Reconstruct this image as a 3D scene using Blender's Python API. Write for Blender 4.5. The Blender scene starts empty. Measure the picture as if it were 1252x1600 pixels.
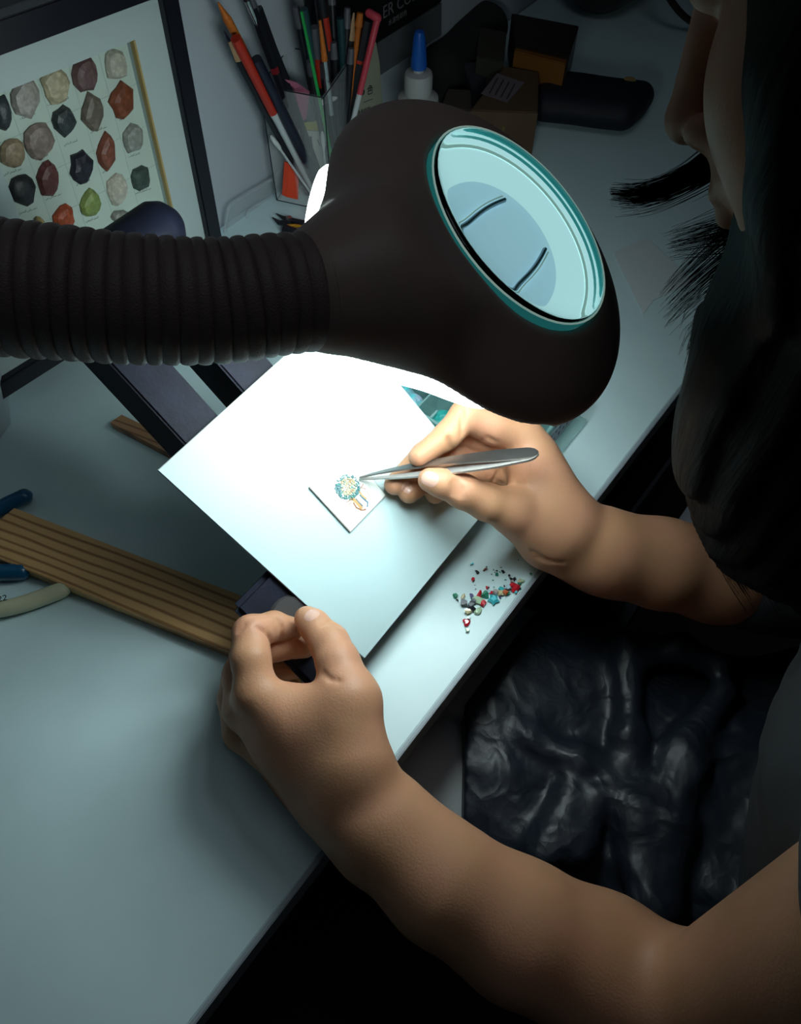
import bpy, bmesh, math, random
import numpy as np
from mathutils import Vector, Matrix, Euler
random.seed(7); rng = np.random.default_rng(7)
sc = bpy.context.scene; COL = sc.collection
# ------------------------------------------------------------ camera, world, exposure
FOC = 1220.0; CAMH = 0.48
AZ = math.radians(37.8); PT = math.radians(57.4)
fw = np.array([math.cos(AZ)*math.cos(PT), math.sin(AZ)*math.cos(PT), -math.sin(PT)])
rt = np.array([math.sin(AZ), -math.cos(AZ), 0.0]); upv = np.cross(rt, fw); CAM = np.array([0, 0, CAMH])
cam_data = bpy.data.cameras.new('camera'); cam_data.sensor_fit = 'HORIZONTAL'; cam_data.sensor_width = 36
cam_data.lens = 36*FOC/1252; cam_data.clip_start = 0.02; cam_data.clip_end = 20
cam = bpy.data.objects.new('camera', cam_data); COL.objects.link(cam)
cam.matrix_world = Matrix(((rt[0], upv[0], -fw[0], 0), (rt[1], upv[1], -fw[1], 0), (rt[2], upv[2], -fw[2], CAMH), (0, 0, 0, 1)))
sc.camera = cam
world = bpy.data.worlds.new('dim_room'); sc.world = world; world.use_nodes = True
world.node_tree.nodes['Background'].inputs[0].default_value = (0.55, 0.75, 0.9, 1)
world.node_tree.nodes['Background'].inputs[1].default_value = 0.012
sc.view_settings.view_transform = 'Standard'; sc.view_settings.look = 'None'
sc.view_settings.gamma = 1; sc.view_settings.use_curve_mapping = False; sc.view_settings.exposure = 0.0
LAMP_E = 25.0
fill = bpy.data.lights.new('fill_light', 'AREA'); fill.shape = 'DISK'; fill.size = .45; fill.energy = .4; fill.color = (.86, .93, 1)  # added soft fill from above, no fixture behind it
fo = bpy.data.objects.new('fill_light', fill); COL.objects.link(fo); fo.location = (.30, .05, 1.05)
fo.rotation_euler = (Vector((.20, .15, .1))-fo.location).to_track_quat('-Z', 'Y').to_euler()
sc.cycles.max_bounces = 6; sc.cycles.transparent_max_bounces = 12
sc.cycles.caustics_refractive = False; sc.cycles.caustics_reflective = False
sc.cycles.sample_clamp_indirect = 3.0

# ------------------------------------------------------------ placing helpers: photo measurement -> metres
def ray(x, y): return fw + rt*(x-626)/FOC - upv*(y-800)/FOC
def D(x, y, d): return CAM + ray(x, y)*d
def Z(x, y, z=0.0):
    w = ray(x, y); return CAM + w*((z-CAMH)/w[2])
def nrm(v): v = np.array(v, float); return v/np.linalg.norm(v)
def PL(O, n, x, y):
    w = ray(x, y); t = ((np.array(O)-CAM)@n)/(w@n); return CAM + w*t

# ------------------------------------------------------------ materials
MATS = {}
def mat(name, col, rough=0.5, metal=0.0, spec=0.5, noise=None, bump=None, emit=None, trans=0.0, ior=1.45, alpha=1.0, coat=0.0, sss=0.0, sheen=0.0):
    if name in MATS: return MATS[name]
    m = bpy.data.materials.new(name); m.use_nodes = True; nt = m.node_tree; b = nt.nodes['Principled BSDF']
    b.inputs['Base Color'].default_value = (*col, 1); b.inputs['Roughness'].default_value = rough
    b.inputs['Metallic'].default_value = metal; b.inputs['Specular IOR Level'].default_value = spec
    b.inputs['IOR'].default_value = ior; b.inputs['Transmission Weight'].default_value = trans
    b.inputs['Alpha'].default_value = alpha; b.inputs['Coat Weight'].default_value = coat
    b.inputs['Sheen Weight'].default_value = sheen
    if sss:
        b.inputs['Subsurface Weight'].default_value = sss; b.inputs['Subsurface Radius'].default_value = (1, .35, .2)
        b.inputs['Subsurface Scale'].default_value = 0.004
    if emit:
        b.inputs['Emission Color'].default_value = (*emit[0], 1); b.inputs['Emission Strength'].default_value = emit[1]
    tc = nt.nodes.new('ShaderNodeTexCoord')
    if noise:
        col2, scale, lo, hi = noise[:4]
        n = nt.nodes.new('ShaderNodeTexNoise'); n.inputs['Scale'].default_value = scale; n.inputs['Detail'].default_value = 6
        if len(noise) > 4:
            mp = nt.nodes.new('ShaderNodeMapping'); mp.inputs['Scale'].default_value = noise[4]
            nt.links.new(tc.outputs['Object'], mp.inputs[0]); nt.links.new(mp.outputs[0], n.inputs['Vector'])
        else: nt.links.new(tc.outputs['Object'], n.inputs['Vector'])
        r = nt.nodes.new('ShaderNodeValToRGB'); r.color_ramp.elements[0].position = lo; r.color_ramp.elements[1].position = hi
        r.color_ramp.elements[0].color = (*col, 1); r.color_ramp.elements[1].color = (*col2, 1)
        nt.links.new(n.outputs[0], r.inputs[0]); nt.links.new(r.outputs[0], b.inputs['Base Color'])
    if bump:
        n2 = nt.nodes.new('ShaderNodeTexNoise'); n2.inputs['Scale'].default_value = bump[0]; n2.inputs['Detail'].default_value = 5
        if len(bump) > 3:
            mp = nt.nodes.new('ShaderNodeMapping'); mp.inputs['Scale'].default_value = bump[3]
            nt.links.new(tc.outputs['Object'], mp.inputs[0]); nt.links.new(mp.outputs[0], n2.inputs['Vector'])
        else: nt.links.new(tc.outputs['Object'], n2.inputs['Vector'])
        bp = nt.nodes.new('ShaderNodeBump'); bp.inputs['Strength'].default_value = bump[1]; bp.inputs['Distance'].default_value = bump[2] if len(bump) > 2 else 0.001
        nt.links.new(n2.outputs[0], bp.inputs['Height']); nt.links.new(bp.outputs[0], b.inputs['Normal'])
    MATS[name] = m; return m

# ------------------------------------------------------------ object helpers
def setp(o, label=None, cat=None, group=None, kind=None):
    if label: o['label'] = label
    if cat: o['category'] = cat
    if group: o['group'] = group
    if kind: o['kind'] = kind
    return o
def thing(name, label, cat, loc, group=None):
    o = bpy.data.objects.new(name, None); o.empty_display_size = 0.02; COL.objects.link(o)
    o.location = Vector([float(v) for v in loc]); o['wl'] = [float(v) for v in loc]
    return setp(o, label, cat, group)
def adopt(o, parent):
    if parent is not None:
        o.parent = parent
        if parent.type == 'EMPTY': o.matrix_parent_inverse = Matrix.Translation(-Vector(parent.location))
def mesh(name, V, F, m, parent=None, smooth=False, label=None, kind=None, angle=None):
    me = bpy.data.meshes.new(name); me.from_pydata([tuple(map(float, v)) for v in V], [], [tuple(int(i) for i in f) for f in F]); me.update()
    if m: me.materials.append(m)
    if smooth:
        me.polygons.foreach_set('use_smooth', [True]*len(me.polygons))
        if angle:
            me.set_sharp_from_angle(angle=math.radians(angle))
    o = bpy.data.objects.new(name, me); COL.objects.link(o); adopt(o, parent)
    return setp(o, label=label, kind=kind)
def big_mesh(name, V, Q, m, parent=None, label=None):
    me = bpy.data.meshes.new(name); V = np.asarray(V, np.float32); Q = np.asarray(Q, np.int32)
    me.vertices.add(len(V)); me.vertices.foreach_set('co', V.ravel())
    me.loops.add(Q.size); me.loops.foreach_set('vertex_index', Q.ravel())
    me.polygons.add(len(Q)); me.polygons.foreach_set('loop_start', np.arange(0, Q.size, 4, dtype=np.int32))
    me.update(calc_edges=True); me.validate()
    me.polygons.foreach_set('use_smooth', np.ones(len(me.polygons), bool))
    if m: me.materials.append(m)
    o = bpy.data.objects.new(name, me); COL.objects.link(o); adopt(o, parent)
    return setp(o, label=label)
def from_bm(name, bm, m, parent=None, smooth=False, label=None, kind=None, angle=None):
    me = bpy.data.meshes.new(name); bm.normal_update(); bm.to_mesh(me); bm.free()
    if m: me.materials.append(m)
    if smooth:
        me.polygons.foreach_set('use_smooth', [True]*len(me.polygons))
        if angle: me.set_sharp_from_angle(angle=math.radians(angle))
    o = bpy.data.objects.new(name, me); COL.objects.link(o); adopt(o, parent)
    return setp(o, label=label, kind=kind)
def frame_mat(O, a, b, n=None):
    a = nrm(a); b = np.array(b, float); b = nrm(b - a*(a@b)); n = np.cross(a, b)
    return Matrix(((a[0], b[0], n[0], O[0]), (a[1], b[1], n[1], O[1]), (a[2], b[2], n[2], O[2]), (0, 0, 0, 1)))
def bm_box(bm, size, M, bevel=0.0, seg=2):
    r = bmesh.ops.create_cube(bm, size=1.0)['verts']
    for v in r: v.co = Vector((v.co.x*size[0], v.co.y*size[1], v.co.z*size[2]))
    if bevel:
        es = list({e for v in r for e in v.link_edges})
        g = bmesh.ops.bevel(bm, geom=es, offset=bevel, segments=seg, affect='EDGES')
        r = list(set(g['verts']) | {v for v in r if v.is_valid})
        seen = set(r); st = list(r)
        while st:
            v = st.pop()
            for e in v.link_edges:
                w = e.other_vert(v)
                if w not in seen: seen.add(w); st.append(w)
        r = list(seen)
    for v in r: v.co = M @ v.co
def box(name, c, size, m, parent=None, rz=0.0, bevel=0.0, M=None, **k):
    bm = bmesh.new()
    if M is None: M = Matrix.Translation(Vector([float(x) for x in c])) @ Matrix.Rotation(rz, 4, 'Z')
    else: M = M @ Matrix.Translation(Vector([float(x) for x in c]))
    bm_box(bm, size, M, bevel); return from_bm(name, bm, m, parent, **k)
def prism(name, pts, z0, z1, m, parent=None, M=None, bevel=0.0, **k):
    bm = bmesh.new(); M = M or Matrix.Identity(4)
    lo = [bm.verts.new((p[0], p[1], z0)) for p in pts]; hi = [bm.verts.new((p[0], p[1], z1)) for p in pts]
    n = len(pts); bm.faces.new(lo[::-1]); top = bm.faces.new(hi)
    for i in range(n): bm.faces.new((lo[i], lo[(i+1) % n], hi[(i+1) % n], hi[i]))
    if bevel: bmesh.ops.bevel(bm, geom=list(top.edges), offset=bevel, segments=2, affect='EDGES')
    for v in bm.verts: v.co = M @ v.co
    bmesh.ops.recalc_face_normals(bm, faces=bm.faces)
    return from_bm(name, bm, m, parent, **k)
def tube_data(P, R, seg=12, caps=True, flat=1.0, up0=None):
    P = [np.array(p, float) for p in P]; n = len(P)
    if np.isscalar(R): R = [R]*n
    V = []; F = []; t0 = nrm(P[1]-P[0]); u_ = np.array(up0 if up0 is not None else ([0, 0, 1] if abs(t0[2]) < .9 else [1, 0, 0]), float)
    for i in range(n):
        t = nrm(P[min(i+1, n-1)]-P[max(i-1, 0)]); u_ = nrm(u_-t*(t@u_)); w = np.cross(t, u_)
        for k in range(seg):
            a = 2*math.pi*k/seg; V.append(P[i]+R[i]*(math.cos(a)*u_*flat+math.sin(a)*w))
    for i in range(n-1):
        for k in range(seg):
            a = i*seg+k; b = i*seg+(k+1) % seg; F.append((a, b, b+seg, a+seg))
    if caps: F.append(tuple(range(seg))[::-1]); F.append(tuple(range((n-1)*seg, n*seg)))
    return V, F
def tube(name, P, R, m, parent=None, seg=12, smooth=True, flat=1.0, up0=None, **k):
    V, F = tube_data(P, R, seg, True, flat, up0); return mesh(name, V, F, m, parent, smooth, angle=50, **k)
def capsule(name, a, b, r, m, parent=None, seg=12, flat=1.0, up0=None, r2=None, **k):
    a = np.array(a, float); b = np.array(b, float); t = nrm(b-a); r2 = r if r2 is None else r2
    P = []; R = []
    for q in range(4): an = math.pi/2*(1-q/3.5); P.append(a - t*r*math.sin(an)*1.0 + t*0); R.append(max(r*math.cos(an), r*.12))
    for q in range(4): an = math.pi/2*((q+.5)/3.5); P.append(b + t*r2*math.sin(min(an, math.pi/2))); R.append(max(r2*math.cos(min(an, math.pi/2)), r2*.12))
    return tube(name, P, R, m, parent, seg, True, flat, up0, **k)
def lathe_data(prof, O, ax, seg=40, ref=(1, 0, 0)):
    ax = nrm(ax); u_ = np.array(ref, float); u_ = nrm(u_-ax*(ax@u_)); w = np.cross(ax, u_); V = []; F = []; n = len(prof)
    for r, h in prof:
        for k in range(seg):
            a = 2*math.pi*k/seg; V.append(np.array(O)+ax*h+max(r, 1e-5)*(math.cos(a)*u_+math.sin(a)*w))
    for i in range(n-1):
        for k in range(seg):
            a = i*seg+k; b = i*seg+(k+1) % seg; F.append((a, b, b+seg, a+seg))
    return V, F
def lathe(name, prof, O, ax, m, parent=None, seg=40, smooth=True, angle=40, **k):
    V, F = lathe_data(prof, O, ax, seg); o = mesh(name, V, F, m, parent, smooth, **k); bm = bmesh.new(); bm.from_mesh(o.data)
    bmesh.ops.remove_doubles(bm, verts=bm.verts, dist=4e-5); bmesh.ops.recalc_face_normals(bm, faces=bm.faces); bm.to_mesh(o.data); bm.free()
    if smooth and angle: o.data.set_sharp_from_angle(angle=math.radians(angle))
    return o
def text(name, s, M, size, m, parent=None, font=None, extrude=0.0001, align='LEFT'):
    cu = bpy.data.curves.new(name, 'FONT'); cu.body = s; cu.size = size; cu.extrude = extrude; cu.align_x = align; cu.resolution_u = 3
    if font:
        try: cu.font = bpy.data.fonts.load(font)
        except Exception: pass
    tmp = bpy.data.objects.new(name, cu); COL.objects.link(tmp); dg = bpy.context.evaluated_depsgraph_get()
    me = bpy.data.meshes.new_from_object(tmp.evaluated_get(dg)); COL.objects.unlink(tmp); bpy.data.objects.remove(tmp)
    me.transform(M); me.materials.clear(); me.materials.append(m)
    o = bpy.data.objects.new(name, me); COL.objects.link(o); adopt(o, parent); return o

# ------------------------------------------------------------ implicit surfaces (smooth organic bodies)
class SDF:
    def __init__(s): s.base = []; s.groups = []; s.cuts = []; s.post = None
    @staticmethod
    def cap(a, b, ra, rb=None, k=.006):
        return ('c', np.array(a, float), np.array(b, float), ra, ra if rb is None else rb, k)
    @staticmethod
    def ell(c, rad, k=.006, rot=None):
        return ('e', np.array(c, float), np.array(rad, float), np.eye(3) if rot is None else np.array(rot, float), 0, k)
    @staticmethod
    def ev(p, q):
        if q[0] == 'c':
            a, b = q[1], q[2]; ab = b-a; L = max(ab@ab, 1e-12); t = np.clip(((p-a)@ab)/L, 0, 1)
            return np.linalg.norm(p-a-t[:, None]*ab, axis=1) - (q[3]+(q[4]-q[3])*t)
        x = (p-q[1])@q[3].T; r = q[2]; k0 = np.linalg.norm(x/r, axis=1); k1 = np.linalg.norm(x/(r*r), axis=1)
        return k0*(k0-1)/np.maximum(k1, 1e-6)
    @staticmethod
    def smin(a, b, k):
        h = np.maximum(k-np.abs(a-b), 0)/k; return np.minimum(a, b)-h*h*k*.25
    def bound(s, c, q):   # conservative lower bound on distance at centre
        if q[0] == 'c': return float(s.ev(c[None], q)[0])
        return float(np.linalg.norm(c-q[1])-q[2].max())
    def eval(s, p, c, R):
        big = np.full(len(p), 1.0); d = big.copy(); near = False
        for q in s.base:
            if s.bound(c, q) < R+q[5]+.012: d = s.smin(d, s.ev(p, q), q[5]); near = True
        out = None
        for kg, g in s.groups:
            act = [q for q in g if s.bound(c, q) < R+max(kg, q[5])+.004]
            if not act: continue
            near = True; df = big.copy()
            for q in act: df = s.smin(df, s.ev(p, q), q[5])
            v = s.smin(d, df, kg); out = v if out is None else np.minimum(out, v)
        if out is not None: d = np.minimum(out, d)
        if not near: return None
        for q in s.cuts:
            if s.bound(c, q) < R+q[5]+.004: d = -s.smin(-d, s.ev(p, q), q[5])
        if s.post is not None: d = s.post(p, d)
        return d
    def polygonize(s, lo, hi, h, n=14):
        lo = np.array(lo, float); hi = np.array(hi, float); nb = np.ceil((hi-lo)/(h*n)).astype(int)
        g = np.arange(n+1); X, Y, Zz = np.meshgrid(g, g, g, indexing='ij'); loc = np.stack([X, Y, Zz], -1).reshape(-1, 3)
        R = h*n*math.sqrt(3)/2; S = 4096; ids = []; pos = []; edges = [[], [], []]; m = n+1
        cen = [(bi, bj, bk) for bi in range(nb[0]) for bj in range(nb[1]) for bk in range(nb[2])]
        allq = s.base+[q for _, g_ in s.groups for q in g_]
        Cc = lo+(np.array(cen)+.5)*n*h; keep = np.zeros(len(cen), bool)
        for q in allq:
            if q[0] == 'c': dd = s.ev(Cc, q)
            else: dd = np.linalg.norm(Cc-q[1], axis=1)-q[2].max()
            keep |= (dd < R+.012+q[5]*.3)
        for ci in np.nonzero(keep)[0]:
            B = np.array(cen[ci])*n; c = Cc[ci]; p = lo+(loc+B)*h
            dc = s.eval(c[None], c, R)
            if dc is not None and abs(dc[0]) > R*1.6+.012 and dc[0] < 0: continue
            d = s.eval(p, c, R)
            if d is None or d.min() > 0 or d.max() < 0: continue
            v = d.reshape(m, m, m); ins = v < 0
            cnt = np.zeros((n, n, n), int); sp = np.zeros((n, n, n, 3)); ne = np.zeros((n, n, n))
            for a in range(2):
                for b in range(2):
                    for cc in range(2): cnt += ins[a:a+n, b:b+n, cc:cc+n]
            act = (cnt > 0) & (cnt < 8)
            for ax in range(3):
                for a in range(2):
                    for b in range(2):
                        o0 = [0, 0, 0]; o1 = [0, 0, 0]; oth = [i for i in range(3) if i != ax]
                        o0[oth[0]] = a; o0[oth[1]] = b; o1[oth[0]] = a; o1[oth[1]] = b; o1[ax] = 1
                        v0 = v[o0[0]:o0[0]+n, o0[1]:o0[1]+n, o0[2]:o0[2]+n]; v1 = v[o1[0]:o1[0]+n, o1[1]:o1[1]+n, o1[2]:o1[2]+n]
                        cr = (v0 < 0) != (v1 < 0); t = np.where(cr, v0/np.where(cr, v0-v1, 1), 0)
                        ne += cr; sp[..., oth[0]] += cr*a; sp[..., oth[1]] += cr*b; sp[..., ax] += np.where(cr, t, 0)
            I = np.argwhere(act)
            if len(I) == 0: continue
            pp = sp[act]/ne[act][:, None]; gI = I+B
            ids.append((gI[:, 0]*S+gI[:, 1])*S+gI[:, 2]); pos.append(lo+(gI+pp)*h)
            for ax in range(3):
                v0 = v[:n, :n, :n]; v1 = v[1 if ax == 0 else 0:, :, :][:n, 1 if ax == 1 else 0:, :][:, :n, 1 if ax == 2 else 0:][:, :, :n]
                cr = (v0 < 0) != (v1 < 0); E = np.argwhere(cr)
                if len(E): edges[ax].append(np.concatenate([E+B, (v0[cr] < 0)[:, None].astype(int)], 1))
        ids = np.concatenate(ids); pos = np.concatenate(pos); o = np.argsort(ids); ids = ids[o]; pos = pos[o]; Q = []
        for ax in range(3):
            if not edges[ax]: continue
            E = np.concatenate(edges[ax]); ia = [i for i in range(3) if i != ax]
            u1 = np.zeros(3, int); u1[ia[0]] = 1; u2 = np.zeros(3, int); u2[ia[1]] = 1
            cells = [E[:, :3], E[:, :3]-u1, E[:, :3]-u1-u2, E[:, :3]-u2]; idx = []; ok = np.ones(len(E), bool)
            for cl in cells:
                cid = (cl[:, 0]*S+cl[:, 1])*S+cl[:, 2]; j = np.clip(np.searchsorted(ids, cid), 0, len(ids)-1); ok &= ids[j] == cid; idx.append(j)
            q = np.stack(idx, 1); flip = (E[:, 3] == 1) ^ (ax == 1); q[flip] = q[flip][:, ::-1]; Q.append(q[ok][:, ::-1])
        Q = np.concatenate(Q)
        # close pinholes left at block corners
        e = np.concatenate([Q[:, [i, (i+1) % 4]] for i in range(4)]).astype(np.int64); M_ = len(pos)
        k1 = e[:, 0]*M_+e[:, 1]; k2 = e[:, 1]*M_+e[:, 0]; bnd = e[~np.isin(k1, k2)]; nx = {int(b): int(a) for a, b in bnd}; ex = []; addv = []
        while nx:
            s0, c_ = nx.popitem(); loop = [s0]
            while c_ in nx and c_ != s0: loop.append(c_); c_ = nx.pop(c_)
            if c_ != s0 or len(loop) > 24 or len(loop) < 4: continue
            ci = M_+len(addv); addv.append(pos[loop].mean(0)); L = len(loop)
            for i in range(0, L-1, 2): ex.append((ci, loop[i], loop[i+1], loop[(i+2) % L]))
        if ex: Q = np.concatenate([Q, np.array(ex)]); pos = np.concatenate([pos, np.array(addv)])
        return pos, Q
cap = SDF.cap; ell = SDF.ell
def wob(p, f, ph=0.0):
    return (np.sin(p[:, 0]*f+1.3+ph+1.7*np.sin(p[:, 1]*f*.6+ph)) + np.sin(p[:, 1]*f*1.1+2.1-ph+1.5*np.sin(p[:, 2]*f*.7)) + np.sin(p[:, 2]*f*.9+.5+1.6*np.sin(p[:, 0]*f*.8-ph)))/3

# ============================================================ SETTING
WY = 0.522   # wall plane
M_desk = mat('desk_white_laminate', (.62, .80, .84), .42, noise=((.595, .775, .815), 30, .35, .65), bump=(900, .04, .0003))
M_edge = mat('desk_edge_band', (.30, .36, .40), .5)
M_wall = mat('wall_paint', (.42, .47, .52), .8, bump=(60, .12, .001))
M_floor = mat('floor_brown', (.05, .035, .03), .5, noise=((.09, .06, .05), 6, .3, .7))
def struct(o): o['kind'] = 'structure'; return o
struct(box('wall_back', (.4, WY+.05, .2), (4.4, .1, 1.9), M_wall))
struct(box('wall_right', (2.65, -.6, .2), (.1, 2.4, 1.9), M_wall))
struct(box('floor', (.4, -.6, -.775), (4.4, 2.4, .05), M_floor))
desk = thing('desk', 'long white laminate worktable with a grey front edge band', 'desk', (.5, .3, -.75))
box('tabletop', (.62, (.083+WY-.001)/2, -.0127), (2.4, WY-.084, .0246), M_desk, desk, bevel=.0006)
box('edge_band', (.62, .0815, -.0127), (2.4, .003, .0254), M_edge, desk, bevel=.0006, label='grey front edge band')
M_dside = mat('desk_side', (.22, .25, .28), .6)
for x in (-.56, 1.80): box('side_panel', (x, .30, -.3875), (.02, .40, .724), M_dside, desk)

# ------------------------------------------------------------ drawer cabinet under the desk
M_cab = mat('cabinet_grey', (.16, .19, .24), .55); M_cabf = mat('cabinet_front', (.20, .22, .26), .5)
M_brown = mat('cabinet_brown', (.07, .045, .04), .6, noise=((.045, .03, .03), 12, .3, .7))
cab = thing('drawer_cabinet', 'dark grey drawer cabinet below the right part of the desk, top drawer pulled open', 'cabinet', (.6, .28, -.75))
box('body', (.63, .30, -.40), (.50, .38, .70), M_cab, cab, bevel=.003)
dr = box('drawer', (.62, .075, -.24), (.47, .004, .12), M_cabf, cab)
box('drawer_side', (.372, .07, -.205), (.010, .085, .17), M_cab, dr)
box('drawer_front', (.62, .024, -.205), (.51, .014, .18), M_cabf, dr, bevel=.002)
box('drawer_floor', (.62, .07, -.285), (.47, .085, .006), M_brown, dr)
lathe('screw_cap', [(0, 0), (.004, 0), (.004, .0015), (0, .0015)], (.366, .055, -.2), (-1, 0, 0), mat('cap_dark', (.02, .02, .03), .5), dr, seg=16)
for zz in (-.42, -.62): 
    q = box('drawer', (.63, .102, zz), (.48, .014, .18), M_cabf, cab, bevel=.002); box('handle', (.63, .09, zz+.05), (.12, .012, .01), M_brown, q, bevel=.002)

# ------------------------------------------------------------ stool
M_stool = mat('stool_black', (.02, .02, .024), .6, bump=(300, .2, .0005))
st = thing('stool', 'black padded stool under the seated person', 'stool', (.29, -.28, -.75))
lathe('seat', [(0, 0), (.17, 0), (.185, .015), (.185, .045), (.17, .06), (0, .062)], (.29, -.28, -.395), (0, 0, 1), M_stool, st)
for k in range(4):
    a = math.pi/4+k*math.pi/2; tube('leg', [(.29+.11*math.cos(a), -.28+.11*math.sin(a), -.395), (.29+.17*math.cos(a), -.28+.17*math.sin(a), -.75)], .012, M_stool, st)

def spline(P, n):
    P = [np.array(p, float) for p in P]; P = [2*P[0]-P[1]]+P+[2*P[-1]-P[-2]]; out = []
    for i in range(1, len(P)-2):
        for k in range(n):
            t = k/n; a, b, c, d = P[i-1:i+3]
            out.append(.5*((2*b)+(c-a)*t+(2*a-5*b+4*c-d)*t*t+(3*b-a-3*c+d)*t**3))
    out.append(P[-2]); return out

# ============================================================ MAGNIFIER LAMP
LC = D(817, 352, .35)
LN = nrm((.284, -.504, .812)); toC = nrm(CAM-LC)
LQ = nrm(toC-LN*(toC@LN))              # in-plane, towards the near side
LM = np.cross(LN, LQ); LM = LM if (LM@fw*0 + (-LM)@upv) > 0 else -LM   # in-plane, down-right in view
def LP(m_, q_, n_): return LC+LM*m_+LQ*q_+LN*n_
lamp = thing('magnifier_lamp', 'dark brown gooseneck magnifier lamp with a round glass lens hanging over the white board', 'lamp', (-.22, .40, 0))
M_house = mat('lamp_housing', (.28, .198, .173), .5, noise=((.245, .177, .158), 40, .3, .7), bump=(700, .06, .0004))
M_goose = mat('gooseneck_rubber', (.13, .096, .088), .5, bump=(1500, .5, .0006))
M_led = mat('lamp_diffuser', (.9, .95, .93), .5, emit=((.84, 1.0, .99), LAMP_E)); M_bar = mat('lamp_light_bar', (.9, .95, .93), .5, emit=((.84, 1.0, .98), 10.0))
H = SDF()
seg = 40; prof = [(.060, -.004), (.068, -.010), (.074, -.020), (.0765, -.032), (.0745, -.043)]
def dome_sdf(p):
    x = p-LC; h = x@LN; rad = np.sqrt(np.maximum((x*x).sum(1)-h*h, 0))
    # torus-like shell: rounded body of revolution, flat underside
    q0 = rad-.040; q1 = (h+.028)
    k0 = np.sqrt((np.maximum(q0, 0)/.046)**2+(q1/.0275)**2); k1 = np.sqrt((np.maximum(q0, 0)/.046**2)**2+(q1/.0275**2)**2)
    return k0*(k0-1)/np.maximum(k1, 1e-6)
NK0 = D(508, 455, .288); NK_DIR = None
neck = [cap(LP(-.012, .034, -.032), D(600, 436, .304), .027, .0235, .03), cap(D(600, 436, .304), NK0, .0235, .0205, .012)]
BAR = [(.0510, .0360), (.0400, .0490), (.0305, .0570), (.0185, .0665), (.0030, .0815), (-.0090, .0915), (-.026, .0900), (-.046, .0690), (-.0600, .0490), (-.0700, .0300), (-.0735, .0200)]
def outw(i, k, h): m_, q_ = BAR[i]; r_ = math.hypot(m_, q_); return LP(m_*(1+k/r_), q_*(1+k/r_), h)
GROOVE = [cap(outw(i, .015, -.0488), outw(i+1, .015, -.0488), .0208) for i in (0, 1, 2, 3, 4, 8, 9)]
def lampshape(p, c, R):
    d = dome_sdf(p)
    for q in neck: d = SDF.smin(d, SDF.ev(p, q), .034 if q is neck[0] else .03)
    x = p-LC; h = x@LN; rad = np.sqrt(np.maximum((x*x).sum(1)-h*h, 0))
    d = -SDF.smin(-d, np.maximum(rad-.0515, -.0185-h), .003)           # lens well
    # hollow underside around the diffuser
    under = np.maximum(rad-.073, h+.046); d = -SDF.smin(-d, under, .006)
    d = -SDF.smin(-d, np.minimum.reduce([SDF.ev(p, q) for q in GROOVE]), .004)
    d = -SDF.smin(-d, (.36*(rad-.0525)+.0012-h)*.94, .006)
    under2 = np.maximum(rad-.058, h+.030); d = np.maximum(d, -under2)
    return d
H.eval = lampshape
H.base = [ell(LC-LN*.028, (.09, .09, .09))]+neck
V, Q = H.polygonize(LC-.22, LC+.16, .0016)
big_mesh('housing', V, Q, M_house, lamp)
# light bar and underside diffuser
def arc(R, h, a0, a1, n=28, rr=.008, qoff=0.0, taper=True):
    P = []; RR = []
    for i in range(n):
        t = i/(n-1); a = a0+(a1-a0)*t
        P.append(LP(R*math.cos(a), R*math.sin(a)+qoff, h)); e = min(t, 1-t)*n/3.0
        RR.append(rr*math.sqrt(max(0.03, 1-(1-min(e, 1))**2)))
    return P, RR
P = spline([LP(a, b, -.0425) for a, b in BAR], 5); nb_ = len(P); RR = [.0082*math.sqrt(max(.04, 1-(1-min(1, min(i, nb_-1-i)/5.0))**2)) for i in range(nb_)]
tube('light_bar', P, RR, M_bar, lamp, seg=14, flat=1.0)
lathe('diffuser', [(.030, -.040), (.060, -.042), (.060, -.047), (.030, -.047), (.030, -.040)], LC, LN, M_led, lamp, seg=48)
# lens assembly
M_bowl = mat('reflector_glow', (.80, .88, .90), .5, emit=((.62, .95, .98), .72), bump=(500, .25, .0004))  # own glow stands in for LED light falling on the bowl
M_disc = mat('glow_plate', (.52, .70, .82), .35, emit=((.45, .74, .86), .62))  # added closing disc, its glow imitates the lit view through the lens
M_teal = mat('teal_glass_edge', (.02, .30, .30), .15, emit=((.03, .30, .30), .25))  # faint glow put into the edge colour
M_rim = mat('rim_white', (.75, .88, .82), .25, emit=((.6, .9, .8), .25))  # rim is no light source, a faint glow brightens its colour
M_reflect = mat('reflection_mark', (.25, .38, .55), .3)  # reflections in the lens imitated by dark curved strips
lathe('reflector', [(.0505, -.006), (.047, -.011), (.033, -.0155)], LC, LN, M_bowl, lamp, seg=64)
lathe('glow_plate', [(.033, -.0155), (.0, -.0150)], LC+LM*.0, LN, M_disc, lamp, seg=64, smooth=False)
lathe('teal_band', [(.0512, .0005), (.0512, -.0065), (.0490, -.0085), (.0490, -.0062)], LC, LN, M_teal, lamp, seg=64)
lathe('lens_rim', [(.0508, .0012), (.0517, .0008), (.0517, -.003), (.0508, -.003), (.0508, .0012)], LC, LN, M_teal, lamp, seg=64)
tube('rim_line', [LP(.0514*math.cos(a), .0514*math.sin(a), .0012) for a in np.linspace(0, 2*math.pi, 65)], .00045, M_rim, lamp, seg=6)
lathe('rim_line', [(.0478, -.0105), (.0470, -.0098), (.0462, -.0108)], LC, LN, M_rim, lamp, seg=64)
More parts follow.
